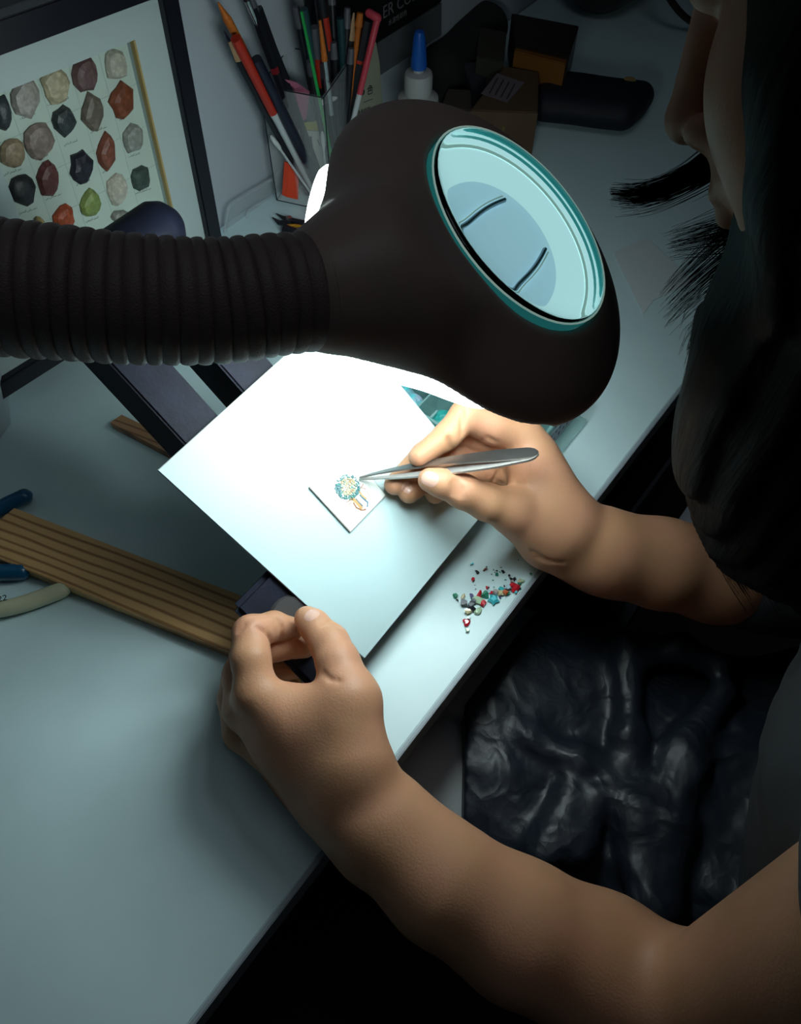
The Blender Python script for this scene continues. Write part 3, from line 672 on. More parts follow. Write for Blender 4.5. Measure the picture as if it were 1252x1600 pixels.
# ============================================================ GEMSTONE CHIPS
GC = {'red': ((.55, .015, .03), .2), 'green': ((.03, .25, .16), .3), 'pale green': ((.42, .60, .42), .3), 'turquoise': ((.05, .50, .58), .3), 'grey': ((.10, .12, .15), .25), 'black': ((.012, .014, .02), .3),
      'cream': ((.60, .55, .33), .4), 'pale blue': ((.45, .65, .75), .3), 'orange': ((.50, .10, .03), .3), 'brown': ((.16, .05, .04), .3), 'navy': ((.04, .03, .16), .3), 'white': ((.6, .66, .66), .4), 'pink grey': ((.42, .34, .34), .4)}
GM = {k: mat('gem_'+k.replace(' ', '_'), c, r, coat=.6) for k, (c, r) in GC.items()}
def chip(px, py, s, col, label, shape='chunk', el=1.0):
    c = Z(px, py, .0002); r = s*.5*.46/1000*1.05
    rx, ry, rzz = r*el, r, r*random.uniform(.6, .8); bm = bmesh.new(); th = random.uniform(0, 3.1)
    if shape in ('star', 'heart'):
        n = 10 if shape == 'star' else 9
        if shape == 'star': P = [(math.cos(k*math.pi/5+.3)*(1 if k % 2 == 0 else .62), math.sin(k*math.pi/5+.3)*(1 if k % 2 == 0 else .62)) for k in range(10)]
        else: P = [(0, -1), (.75, -.25), (1, .35), (.75, .85), (.35, .9), (0, .5), (-.4, .9), (-.9, .75), (-1, .2), (-.7, -.35)]
        lo = [bm.verts.new((x*r*1.1, y*r*1.1, 0)) for x, y in P]; mi_ = [bm.verts.new((x*r*1.15, y*r*1.15, r*.35)) for x, y in P]; top = [bm.verts.new((x*r*.6, y*r*.6, r*.75)) for x, y in P]
        for A, B in ((lo, mi_), (mi_, top)):
            for i in range(len(P)): bm.faces.new((A[i], A[(i+1) % len(P)], B[(i+1) % len(P)], B[i]))
        bm.faces.new(top); bm.faces.new(lo[::-1])
        for v in bm.verts: v.co = Matrix.Rotation(.9, 4, 'Z') @ v.co
    else:
        for _ in range(11):
            a = random.uniform(0, 6.28); q = random.uniform(.75, 1); h = random.choice((0, .5, 1, 1)); k_ = 1 if h < 1 else .7
            bm.verts.new((math.cos(a)*rx*q*k_, math.sin(a)*ry*q*k_, h*rzz*1.4))
        g = bmesh.ops.convex_hull(bm, input=bm.verts); 
        for v in [v for v in bm.verts if not v.link_faces]: bm.verts.remove(v)
        zmin = min(v.co.z for v in bm.verts)
        for v in bm.verts: v.co = Matrix.Rotation(th, 4, 'Z') @ (v.co-Vector((0, 0, zmin)))
    for v in bm.verts: v.co += Vector((c[0], c[1], 0.0002))
    o = from_bm('gem_chip', bm, GM[col]); setp(o, label, 'gemstone', 'gemstone chips at the desk edge'); return o
def gp(x, y): return 690+x*180/1252, 860+y*140/974
big = [(240, 580, 15, 'grey', 'large grey cube-like chip at the left end of the gem pile', 'chunk', 1.2), (565, 540, 16, 'turquoise', 'turquoise star-shaped chip in the gem pile', 'star', 1), (800, 405, 14, 'red', 'largest bright red chip at the right end of the gem pile', 'heart', 1),
    (452, 580, 12, 'red', 'red faceted chip between the pale green bar and the turquoise star', 'chunk', 1.1), (405, 492, 12, 'red', 'red elongated chip on the upper side of the gem pile', 'chunk', 1.6), (475, 490, 13, 'green', 'dark green chip in the middle of the gem pile', 'chunk', 1.2),
    (405, 550, 13, 'pale green', 'pale green bar-shaped chip in the gem pile', 'chunk', 1.9), (280, 668, 11, 'cream', 'cream oval chip at the bottom of the gem pile', 'chunk', 1.6), (400, 660, 11, 'pale green', 'pale yellow-green chip at the lower edge of the gem pile', 'chunk', 1.5),
    (335, 645, 11, 'black', 'dark grey chip between the two pale chips', 'chunk', 1.5), (325, 600, 11, 'grey', 'grey chip beside the large grey cube', 'chunk', 1.2), (345, 560, 11, 'grey', 'blue-grey chip above the dark chips', 'chunk', 1.2),
    (325, 505, 9, 'navy', 'dark navy chip at the top left of the gem pile', 'chunk', 1.2), (152, 495, 9, 'green', 'green chip lying apart left of the gem pile', 'chunk', 1.1), (232, 515, 7, 'cream', 'thin tan sliver beside the leftmost green chip', 'chunk', 2.5),
    (520, 450, 7, 'pale blue', 'small pale blue chip on the upper side of the gem pile', 'chunk', 1), (582, 455, 11, 'pink grey', 'pinkish grey chip above the turquoise star', 'chunk', 1.2), (540, 465, 7, 'red', 'small dark red chip left of the pinkish grey chip', 'chunk', 1.2),
    (648, 425, 9, 'turquoise', 'small round turquoise chip above the cream one', 'chunk', 1.1), (645, 468, 11, 'cream', 'cream wedge right of the turquoise star', 'chunk', 1.4), (692, 468, 11, 'orange', 'orange-red chip right of the cream wedge', 'chunk', 1.2),
    (725, 470, 8, 'green', 'green chip touching the orange-red chip', 'chunk', 1), (718, 415, 12, 'pale blue', 'pale blue translucent chip left of the largest red chip', 'chunk', 1.2), (808, 305, 8, 'black', 'square black chip above the largest red chip', 'chunk', 1),
    (760, 315, 6, 'black', 'black sliver left of the square black chip', 'chunk', 2.2), (770, 345, 7, 'pink grey', 'pinkish grey fleck above the largest red chip', 'chunk', 1), (770, 365, 5, 'navy', 'tiny purple chip beside the largest red chip', 'chunk', 1),
    (880, 335, 7, 'pale green', 'pale green chip at the right tip of the gem pile', 'chunk', 1.3), (850, 340, 7, 'cream', 'cream chip right of the square black chip', 'chunk', 1.5), (848, 367, 6, 'green', 'dark green bead right of the largest red chip', 'chunk', 1),
    (852, 415, 5, 'black', 'tiny dark chip right beside the largest red chip', 'chunk', 1), (803, 455, 7, 'turquoise', 'teal chip just below the largest red chip', 'chunk', 1.3), (677, 393, 5, 'black', 'tiny dark bead above the orange-red chip', 'chunk', 1),
    (738, 277, 5, 'black', 'tiny black speck above the pile right end', 'chunk', 1), (487, 410, 6, 'red', 'small pink-red chip above the middle of the pile', 'chunk', 1.2), (512, 407, 4, 'brown', 'tiny maroon bead beside the small pink-red chip', 'chunk', 1),
    (637, 515, 5, 'navy', 'tiny purple bead below the turquoise star', 'chunk', 1), (342, 322, 8, 'red', 'red triangular chip alone above the pile', 'chunk', 1.1), (382, 240, 7, 'black', 'black oval chip near the top of the scatter', 'chunk', 1.3),
    (332, 155, 6, 'turquoise', 'small teal chip at the top left of the scatter', 'chunk', 1.4), (480, 215, 6, 'brown', 'dark maroon double chip near the top of the scatter', 'chunk', 1.6), (602, 263, 6, 'green', 'small ring-like green chip in the upper scatter', 'chunk', 1),
    (668, 233, 5, 'black', 'black sliver at the upper right of the scatter', 'chunk', 1.6), (975, 258, 5, 'green', 'dark green chip by the desk edge, right of the pile', 'chunk', 1.2), (1015, 222, 4, 'white', 'whitish speck by the desk edge', 'chunk', 1),
    (275, 785, 10, 'red', 'red chip alone below the gem pile', 'heart', 1.3), (290, 742, 7, 'grey', 'grey-green chip touching the lone red chip', 'chunk', 1.1), (283, 872, 8, 'pale green', 'pale green chip at the very bottom of the scatter', 'chunk', 1), (173, 545, 4, 'black', 'tiny dark chip under the leftmost green chip', 'chunk', 1.4)]
for x, y, s, c_, lb, sh_, el_ in big: chip(*gp(x, y), s, c_, lb, sh_, el_)
for x, y in ((565, 212), (600, 222), (580, 243), (637, 238), (645, 190), (563, 328), (695, 322), (362, 383), (372, 425), (572, 404), (835, 107), (545, 262), (490, 180), (857, 318), (300, 575), (755, 450)):
    chip(*gp(x, y), 2.6, random.choice(('grey', 'black', 'green', 'grey')), 'tiny dark speck of stone scattered above the gem pile', 'chunk', random.choice((1, 1.6)))

# ============================================================ LEFT OF DESK: plank, block, pliers, white box, black stand piece
def wood(name, c1, c2, rz=0.0):
    m = bpy.data.materials.new(name); m.use_nodes = True; nt = m.node_tree; b = nt.nodes['Principled BSDF']; b.inputs['Roughness'].default_value = .55
    tc = nt.nodes.new('ShaderNodeTexCoord'); mp = nt.nodes.new('ShaderNodeMapping'); mp.inputs['Scale'].default_value = (1.0, .14, 1)
    n = nt.nodes.new('ShaderNodeTexNoise'); n.inputs['Scale'].default_value = 28; n.inputs['Detail'].default_value = 2
    ad = nt.nodes.new('ShaderNodeVectorMath'); ad.operation = 'MULTIPLY_ADD'; ad.inputs[1].default_value = (.012, .0, .012)
    w = nt.nodes.new('ShaderNodeTexWave'); w.bands_direction = 'X'; w.inputs['Scale'].default_value = 50; w.inputs['Distortion'].default_value = 3.2; w.inputs['Detail'].default_value = 3; w.inputs['Detail Scale'].default_value = .8
    m0 = nt.nodes.new('ShaderNodeMapping'); m0.inputs['Rotation'].default_value = (0, 0, rz); nt.links.new(tc.outputs['Object'], m0.inputs[0]); nt.links.new(m0.outputs[0], mp.inputs[0]); nt.links.new(mp.outputs[0], n.inputs['Vector']); nt.links.new(n.outputs['Color'], ad.inputs[0]); nt.links.new(mp.outputs[0], ad.inputs[2]); nt.links.new(ad.outputs[0], w.inputs['Vector'])
    r = nt.nodes.new('ShaderNodeValToRGB'); r.color_ramp.elements[0].color = (*c2, 1); r.color_ramp.elements[1].color = (*c1, 1); r.color_ramp.elements[0].position = -.0; r.color_ramp.elements[1].position = .38
    nt.links.new(w.outputs[0], r.inputs[0]); nt.links.new(r.outputs[0], b.inputs['Base Color'])
    bp = nt.nodes.new('ShaderNodeBump'); bp.inputs['Strength'].default_value = .25; bp.inputs['Distance'].default_value = .0006; nt.links.new(w.outputs[0], bp.inputs['Height']); nt.links.new(bp.outputs[0], b.inputs['Normal'])
    return m
tt = .011; A = Z(22, 793, tt); Bp = Z(0, 868, tt); C1 = Z(372, 940, tt); C2 = Z(380, 1010, tt)
dirp = nrm((Z(330, 912, tt)-A)*np.array((1, 1, 0))); sid = np.array((-dirp[1], dirp[0], 0)); wpl = abs((Z(190, 950, tt)-A)@sid)
M_pine = wood('pine_plank', (.66, .40, .17), (.30, .14, .05), math.pi/2-math.atan2(dirp[1], dirp[0])); M_block = wood('wood_block', (.42, .22, .11), (.2, .09, .045), math.pi/2-math.atan2(dirp[1], dirp[0]))
if (Bp-A)@sid < 0: sid = -sid
A2 = A
poly = [A2, A2+dirp*.245, A2+dirp*.245+sid*wpl, A2+sid*wpl-dirp*.004, A2+sid*wpl*.55-dirp*.006]
prism('wooden_plank', [(p[0], p[1]) for p in poly], .0003, tt, M_pine, bevel=.0006); o = bpy.context.scene.objects['wooden_plank']; setp(o, 'long pine plank with dark grain lines lying across the desk under the stand', 'plank')
pb = [Z(172, 662, .006), Z(195, 650, .006), Z(300, 712, .006), Z(285, 722, .006)]
pb = [Z(172, 660, .007), Z(190, 648, .007), Z(300, 700, .007), Z(270, 712, .007)]
o = prism('wooden_block', [(p[0], p[1]) for p in pb], .0003, .007, M_block); setp(o, 'small reddish wooden offcut lying under the black stand arm', 'block')
M_blue = mat('handle_blue', (.005, .085, .19), .32, coat=.4); M_cream = mat('handle_cream', (.50, .50, .34), .42, coat=.2); M_jaw = mat('plier_steel', (.35, .36, .37), .3, metal=1)
def pliers(label, blue, cream, piv, jaw, num=False):
    t = thing('pliers', label, 'pliers', piv)
    for nm, P, m in (('blue_handle', blue, M_blue), ('cream_handle', cream, M_cream)):
        P = spline(P, 6); n = len(P); R = [.0058*math.sqrt(max(.05, 1-(1-min(1, i/3.0))**2)) if i < 4 else .0058 for i in range(n)]
        tube(nm, P, R, m, t, seg=16, flat=1.0, label=nm.replace('_', ' '))
    tube('jaw', [piv, piv+(jaw-piv)*.4, jaw], [.008, .006, .0015], M_jaw, t, seg=8, flat=.7)
    lathe('pivot', [(0, .007), (.007, .007), (.007, -.007), (0, -.007)], piv, (0, 0, 1), M_jaw, t, seg=20)
    return t
pz = .0062
pliers('pliers with blue and cream handles above the plank end, mostly beyond the left edge', [Z(50, 770, pz+.0), Z(25, 782, pz), Z(-20, 802, pz), Z(-80, 820, pz), Z(-150, 850, pz)], [Z(-3, 806, pz), Z(-30, 818, pz), Z(-80, 836, pz), Z(-150, 855, pz)], Z(-165, 855, pz), Z(-260, 900, pz))
tpl = pliers('pliers with blue and cream handles below the plank, cream handle marked 22', [Z(47, 893, pz), Z(20, 894, pz), Z(-30, 898, pz), Z(-100, 925, pz), Z(-170, 985, pz)], [Z(112, 916, pz), Z(70, 932, pz), Z(20, 948, pz), Z(-60, 962, pz), Z(-170, 990, pz)], Z(-185, 995, pz), Z(-280, 1060, pz))
td = nrm(Z(40, 930, .012)-Z(0, 940, .012)); text('handle_number', '22', frame_mat(Z(-4, 941, .0123), td, np.cross((0, 0, 1), td)), .0062, mat('ink', (.02, .02, .02), .6), tpl)
o = thing('white_box', 'corner of a white box standing at the far left edge beside the stand', 'box', (.075, .50, 0))
M_wbox = mat('white_box', (.46, .52, .55), .6)
bm = bmesh.new()
for x_, y_, z_ in ((17, 662, 0), (-4, 690, 0), (-130, 640, 0), (-60, 560, 0), (9, 546, .04), (-6, 600, .05), (-150, 600, .05), (-80, 500, .05)): p = Z(x_, y_, z_+.0003); bm.verts.new((p[0], min(p[1], .519), p[2]))
bmesh.ops.convex_hull(bm, input=bm.verts); from_bm('body', bm, M_wbox, o)
o = thing('black_adapter', 'black block lying by the wall behind the gooseneck at far left', 'adapter', Z(60, 560))
c0 = Z(60, 560, .01); box('body', (.196, .5105, .0145), (.075, .018, .029), M_blk, o, rz=.0, bevel=.003); box('plug', (.142, .514, .008), (.032, .010, .015), M_blk, o, bevel=.002)

# ============================================================ FRAMED STONE COLLECTION
yaw, lean, rot = .03, .06, -.103
a0 = np.array((math.cos(yaw), math.sin(yaw), 0)); h0 = np.array((-math.sin(yaw), math.cos(yaw), 0)); b0 = np.array((0, 0, 1))*math.cos(lean)+h0*math.sin(lean)
FA = a0*math.cos(rot)+b0*math.sin(rot); FB = b0*math.cos(rot)-a0*math.sin(rot); FN = np.cross(FA, FB)   # FN faces the room (-y)
FO = np.array((.361, .485, .003)); FMx = frame_mat(FO, FA, FB)
def fuv(x, y, off=0.0): p = PL(FO+FN*off, FN, x, y)-FO; return p@FA, p@FB
frm = thing('stone_collection_frame', 'black picture frame holding rows of labelled mineral stones, leaning on the wall', 'frame', FO)
M_frame = mat('frame_black', (.006, .006, .012), .35); M_mat = mat('mat_board', (.42, .50, .50), .8); M_back = mat('card_backing', (.46, .56, .50), .8, noise=((.42, .50, .44), 14, .3, .7))
M_gold = mat('gold_bevel', (.40, .28, .10), .45)
W_, H_ = .262, .29; bw = .0145
rail = [fuv(276, 0), fuv(351, 401)]
topin = fuv(110, 44)
H_ = topin[1]+.018
for nm, c, s in (('frame_rail', (-bw/2, H_/2, -.0045), (bw, H_, .015)), ('frame_rail', (-W_+bw/2, H_/2, -.0045), (bw, H_, .015)), ('frame_rail', (-W_/2, H_-.009, -.0045), (W_-2*bw, .018, .015)), ('frame_rail', (-W_/2, bw/2, -.0045), (W_-2*bw, bw, .015))):
    box(nm, c, s, M_frame, frm, M=FMx, bevel=.001)
u1, v1 = fuv(209, 63, -.003); u2, v2 = fuv(267, 325, -.003); u0, v0 = fuv(33, 349, -.003)
uL = u0+.001; uR = (u1+u2)/2; vT = v1; vB = vT-.152
mt = [(-W_+bw, bw), (-bw, bw), (-bw, H_-.018), (-W_+bw, H_-.018)]; op = [(uL, vB), (uR, vB), (uR, vT), (uL, vT)]
bm = bmesh.new(); vo = [bm.verts.new(FMx @ Vector((*p, -.003))) for p in mt]; vi = [bm.verts.new(FMx @ Vector((*p, -.003))) for p in op]; vd = [bm.verts.new(FMx @ Vector((*p, -.0108))) for p in op]
for i in range(4): bm.faces.new((vo[i], vo[(i+1) % 4], vi[(i+1) % 4], vi[i])); bm.faces.new((vi[i], vi[(i+1) % 4], vd[(i+1) % 4], vd[i]))
from_bm('mat_board', bm, M_mat, frm)
box('gold_bevel', (uR+.0006, (vT+vB)/2, -.0045), (.0016, vT-vB, .0042), M_gold, frm, M=FMx)
box('backing_card', (-W_/2, H_/2, -.0114), (W_-.002, H_-.002, .0012), M_back, frm, M=FMx)
def st(x, y): return x*420/1252, y*420/1252
stones = [((541, 302), 128, 118, (.34, .33, .27), 'mottled grey-beige stone, top right'), ((402, 345), 132, 138, (.10, .055, .055), 'dark maroon speckled stone with a light dot'), ((262, 402), 135, 125, (.33, .29, .19), 'beige stone with an orange corner'), ((118, 458), 128, 146, (.24, .22, .20), 'pinkish grey squarish stone'), ((15, 532), 80, 135, (.025, .03, .035), 'black rounded stone at the left edge'),
    ((572, 470), 132, 150, (.14, .035, .012), 'rust-brown angular stone'), ((435, 525), 118, 152, (.11, .09, .07), 'grey-brown blocky stone with a pale chip'), ((302, 566), 108, 120, (.022, .028, .03), 'dark green-black glossy stone'), ((184, 660), 150, 138, (.17, .13, .11), 'brown speckled five-sided stone'), ((60, 712), 118, 115, (.22, .16, .10), 'tan striped stone'),
    ((622, 648), 128, 122, (.20, .21, .19), 'plain grey stone'), ((498, 710), 100, 152, (.15, .045, .025), 'tall red-brown stone with a pale streak'), ((383, 778), 124, 132, (.008, .008, .016), 'black stone on the yellowed spot'), ((228, 838), 112, 156, (.085, .025, .022), 'dark red stone'), ((108, 892), 126, 130, (.012, .013, .016), 'matt black stone'),
    ((658, 832), 116, 120, (.035, .055, .045), 'dark green stone at the right'), ((548, 888), 118, 152, (.38, .36, .30), 'cream translucent stone'), ((424, 950), 104, 122, (.16, .21, .06), 'olive green stone'), ((302, 1020), 114, 120, (.26, .045, .012), 'bright rust-red stone'), ((155, 1055), 92, 76, (.30, .22, .09), 'golden pebbled cluster'),
    ((560, 1010), 105, 60, (.18, .18, .16), 'pale grey stone above the black hinge tube')]
for i, ((x, y), w, h, c, lb) in enumerate(stones):
    px, py = st(x, y); u_, v_ = fuv(px, py, -.009); sc_ = .00043*1.0; rw = w*.3355*sc_*.52; rh = h*.3355*sc_*.56
    rr_ = random.Random(i+3); bm = bmesh.new(); n = 12; rings = []
    rad = [rr_.uniform(.84, 1.12)*(1+.08*abs(math.cos(2*(2*math.pi*k/n+i)))) for k in range(n)]; rot_ = rr_.uniform(0, 1)
    for s_, zz in ((1, 0), (1.0, .35), (.80, .8), (.42, 1.0)):
        rings.append([bm.verts.new((math.cos(2*math.pi*(k+rot_)/n)*rad[k]*s_*rw*rr_.uniform(.96, 1.04), math.sin(2*math.pi*(k+rot_)/n)*rad[k]*s_*rh*rr_.uniform(.96, 1.04), zz*.0052)) for k in range(n)])
    for A_, B_ in zip(rings[:-1], rings[1:]):
        for k in range(n): bm.faces.new((A_[k], A_[(k+1) % n], B_[(k+1) % n], B_[k]))
    bm.faces.new(rings[-1]); bm.faces.new(rings[0][::-1])
    if i == 19:
        bm.free(); bm = bmesh.new()
        for k in range(14):
            q = bmesh.ops.create_icosphere(bm, subdivisions=1, radius=.0028)['verts']; dx, dy = rr_.uniform(-1, 1)*rw*.8, rr_.uniform(-1, 1)*rh*.8
            for v in q: v.co += Vector((dx, dy, .002+rr_.uniform(0, .001)))
    MM = FMx @ Matrix.Translation((u_, v_, -.0108)) @ Matrix.Rotation(-.35, 4, 'Z')
    for v in bm.verts: v.co = MM @ v.co
    c2 = tuple(min(1, v*1.7+.01) for v in c)
    from_bm('mineral_stone', bm, mat('stone_%d' % i, c, .45, noise=(c2, 260, .45, .75), bump=(300, .6, .001)), frm, smooth=(i in (4, 14)), label=lb)
# printed grid lines and Arabic captions
M_grid = mat('grid_line', (.30, .38, .36), .9); M_ink = mat('print_ink', (.03, .03, .03), .8)
AR = '/opt/blender-4.5.12-linux-x64/4.5/datafiles/fonts/NotoSansArabic-VariableFont_wdth,wght.woff2'
import os
def dfont(fn):
    for base_ in (bpy.utils.system_resource('DATAFILES'), '/opt/blender-4.5.12-linux-x64/4.5/datafiles'):
        q = os.path.join(base_ or '', 'fonts', fn)
        if os.path.exists(q): return q
AR = dfont('NotoSansArabic-VariableFont_wdth,wght.woff2'); CJK = dfont('Noto Sans CJK Regular.woff2')
FORM = {'ا': ('\ufe8d', '\ufe8e', None, None), 'ل': ('\ufedd', '\ufede', '\ufedf', '\ufee0'), 'ح': ('\ufea1', '\ufea2', '\ufea3', '\ufea4'), 'ج': ('\ufe9d', '\ufe9e', '\ufe9f', '\ufea0'), 'ر': ('\ufead', '\ufeae', None, None), 'م': ('\ufee1', '\ufee2', '\ufee3', '\ufee4'), 'ص': ('\ufeb9', '\ufeba', '\ufebb', '\ufebc'), 'ي': ('\ufef1', '\ufef2', '\ufef3', '\ufef4'), 'ض': ('\ufebd', '\ufebe', '\ufebf', '\ufec0'), 'ب': ('\ufe8f', '\ufe90', '\ufe91', '\ufe92'), 'ت': ('\ufe95', '\ufe96', '\ufe97', '\ufe98'), 'س': ('\ufeb1', '\ufeb2', '\ufeb3', '\ufeb4'), 'ن': ('\ufee5', '\ufee6', '\ufee7', '\ufee8'), 'ه': ('\ufee9', '\ufeea', '\ufeeb', '\ufeec'), 'د': ('\ufea9', '\ufeaa', None, None), 'و': ('\ufeed', '\ufeee', None, None), 'ف': ('\ufed1', '\ufed2', '\ufed3', '\ufed4'), 'ق': ('\ufed5', '\ufed6', '\ufed7', '\ufed8'), 'ع': ('\ufec9', '\ufeca', '\ufecb', '\ufecc'), 'خ': ('\ufea5', '\ufea6', '\ufea7', '\ufea8'), 'ز': ('\ufeaf', '\ufeb0', None, None)}
def shape_ar(s):
    out = []
    for i, ch in enumerate(s):
        if ch not in FORM: out.append(ch); continue
        pj = i > 0 and s[i-1] in FORM and FORM[s[i-1]][2] is not None; nj = i < len(s)-1 and s[i+1] in FORM and FORM[ch][2] is not None
        iso, fin, ini, med = FORM[ch]; out.append(med if pj and nj else fin if pj else ini if nj else iso)
    return ''.join(out[::-1])
caps = [((545, 362), 'حجر'), ((410, 418), 'حجر الدم الاحمر'), ((272, 476), 'الحجر الجيري الصلب'), ((130, 545), 'الحجر الخفيف'), ((565, 558), 'حجر'), ((460, 606), 'حجر الصوان البني'), ((330, 668), 'الحجر الزجاجي'), ((195, 735), 'الحجر الرملي'), ((60, 803), 'حجر الصخر البني'), ((625, 725), 'الحجر الصلب'), ((495, 797), 'حجر بني'), ((388, 852), 'الحجر البركاني'), ((250, 918), 'حجر سماقي بني'), ((130, 985), 'حجر رملي الصخري'), ((668, 892), 'حجر الصوان الاخضر'), ((430, 1025), 'الحجر الزيتوني'), ((312, 1090), 'حجر احمر')]
for (x, y), s in caps:
    u_, v_ = fuv(*st(x, y), -.0107); e_ = fuv(*st(x+40, y-13), -.0107); ang = math.atan2(e_[1]-v_, e_[0]-u_)
    text('caption', shape_ar(s), FMx @ Matrix.Translation((u_, v_, -.0107)) @ Matrix.Rotation(ang, 4, 'Z'), .0036, M_ink, frm, font=AR, align='CENTER', extrude=.00002)
for k in range(1, 5):
    x = uL+(uR-uL)*k/5; box('grid_line', (x, (vT+vB)/2, -.01075), (.00025, vT-vB, .0001), M_grid, frm, M=FMx)
    y = vT-(vT-vB)*k/5; box('grid_line', ((uL+uR)/2, y, -.01075), (uR-uL, .00025, .0001), M_grid, frm, M=FMx)

# ============================================================ CUP WITH PENS
M_acr = mat('acrylic_clear', (.86, .92, .94), .05, trans=0.0, alpha=.13, spec=.6); M_acre = mat('acrylic_edge', (.012, .018, .025), .25)
P0 = Z(433, 314); P1 = Z(521, 333); e1 = P1-P0; CW = np.linalg.norm(e1); ea = e1/CW; eb = np.array((-ea[1], ea[0], 0)); CH = .113
if eb@np.array((1, 0, 0)) < 0: eb = -eb
CD = .066; cen = P0+e1/2+eb*CD/2
if cen[1] > WY-.04: pass
cup = thing('pen_cup', 'clear square acrylic cup crowded with brushes and pencils, beside the wall', 'cup', cen)
CMx = frame_mat(P0, ea, eb) if np.cross(ea, eb)[2] > 0 else frame_mat(P0+e1, -ea, eb)
def cb(name, a0_, a1_, b0_, b1_, z0, z1, m):
    V = [P0+ea*a+eb*b+np.array((0, 0, z)) for z in (z0, z1) for a, b in ((a0_, b0_), (a1_, b0_), (a1_, b1_), (a0_, b1_))]
    o = mesh(name, V, [(0, 1, 2, 3), (4, 5, 6, 7), (0, 1, 5, 4), (1, 2, 6, 5), (2, 3, 7, 6), (3, 0, 4, 7)], m, cup)
    bm = bmesh.new(); bm.from_mesh(o.data); bmesh.ops.recalc_face_normals(bm, faces=bm.faces); bm.to_mesh(o.data); bm.free(); return o
t_ = .0018
cb('wall_pane', 0, CW, 0, t_, 0, CH, M_acr); cb('wall_pane', 0, CW, CD-t_, CD, 0, CH, M_acr); cb('wall_pane', 0, t_, t_, CD-t_, 0, CH, M_acr); cb('wall_pane', CW-t_, CW, t_, CD-t_, 0, CH, M_acr); cb('bottom', t_, CW-t_, t_, CD-t_, .0003, .003, M_acr)
for a, b in ((0, 0), (CW, 0), (CW, CD), (0, CD)):
    q = P0+ea*a+eb*b; tube('edge_strip', [q+np.array((0, 0, 0.001)), q+np.array((0, 0, CH))], .0006, M_acre, cup, seg=6)
rimz = np.array((0, 0, CH)); cs = [P0, P1, P1+eb*CD, P0+eb*CD]
for i in range(4):
    tube('rim_strip', [cs[i]+rimz, cs[(i+1) % 4]+rimz], .0005, M_acre, cup, seg=5); tube('foot_strip', [cs[i]+np.array((0, 0, .001)), cs[(i+1) % 4]+np.array((0, 0, .001))], .0005, M_acre, cup, seg=5)
def incup(a, b, z=.004): return P0+ea*(CW*a)+eb*(CD*b)+np.array((0, 0, z))
def pen(name, label, cat, foot, top, segs, seg=10, grp=None):
    """foot = point in the cup; top=(px,py,plane y); segs=(t0,t1,r0,r1,material,partname)"""
    A = foot; w = ray(top[0], top[1]); Bq = CAM+w*((top[2]-CAM[1])/w[1]); t = thing(name, label, cat, A, grp)
    for t0, t1, r0, r1, m, pn in segs: tube(pn, [A+(Bq-A)*t0, A+(Bq-A)*(t0+t1)/2, A+(Bq-A)*t1], [r0, (r0+r1)/2, r1], m, t, seg=seg)
    return t
M_black = mat('pen_black', (.008, .008, .012), .35); M_orange = mat('bristle_orange', (.50, .13, .012), .6, bump=(500, .6, .001)); M_ferr = mat('ferrule', (.55, .56, .56), .25, metal=1); M_red = mat('pen_red', (.42, .022, .008), .35)
M_wtip = mat('pen_white', (.52, .56, .58), .4); M_wood2 = mat('pencil_wood', (.42, .26, .14), .6); M_green = mat('stick_green', (.01, .33, .06), .4); M_pink = mat('pink_plastic', (.42, .12, .20), .4); M_coral = mat('coral_plastic', (.55, .05, .08), .4)
M_teal2 = mat('pen_teal', (.012, .05, .06), .4); M_navy = mat('pen_navy', (.006, .007, .022), .4); M_cot = mat('cotton', (.55, .58, .57), .9); M_swab = mat('swab_stick', (.48, .52, .54), .6); M_grey = mat('pen_grey', (.10, .10, .12), .4); M_neon = mat('neon_orange_label', (.85, .07, .02), .5, emit=None)
yw = .492
pen('paintbrush', 'paintbrush with long orange bristles, leftmost in the cup', 'paintbrush', incup(.55, .45), (341, 4, yw), [(0, .66, .0016, .0028, M_black, 'handle'), (.66, .80, .0028, .0028, M_ferr, 'ferrule'), (.80, .93, .0030, .0034, M_orange, 'bristles'), (.93, 1, .0034, .0007, M_orange, 'bristle_tip')])
pen('pencil', 'black pencil with a bare wooden tip beside the orange-bristled brush', 'pencil', incup(.45, .25), (350, 48, yw-.004), [(0, .86, .0036, .0036, M_black, 'barrel'), (.86, .95, .0035, .0014, M_wood2, 'wood_cone'), (.95, 1, .0014, .0003, M_navy, 'lead')], 6)
pen('red_marker', 'orange-red pen with a white lower section leaning left in the cup', 'pen', incup(.52, .30), (368, 60, yw-.010), [(0, .55, .0022, .0034, M_wtip, 'tip_section'), (.55, .58, .0036, .0040, M_wtip, 'collar'), (.58, 1, .0042, .0042, M_red, 'barrel')])
pen('paintbrush', 'black brush with a silver ferrule rising to the top edge', 'paintbrush', incup(.62, .6), (375, -25, yw), [(0, .72, .0022, .0030, M_black, 'handle'), (.72, .94, .0026, .0026, M_ferr, 'ferrule'), (.94, 1, .003, .0006, M_black, 'bristles')])
pen('black_pencil', 'black pencil with a red band, left of the blunt black one', 'pencil', incup(.6, .35), (394, 12, yw), [(0, .70, .0038, .0040, M_black, 'barrel'), (.70, .73, .0041, .0041, mat('band_red', (.18, .01, .015), .4), 'band'), (.73, 1, .0040, .0040, M_black, 'barrel')], 6)
pen('black_pencil', 'thick blunt black pencil ending beside the wall', 'pencil', incup(.70, .35), (403, 13, yw), [(0, 1, .0042, .0042, M_black, 'barrel')], 6)
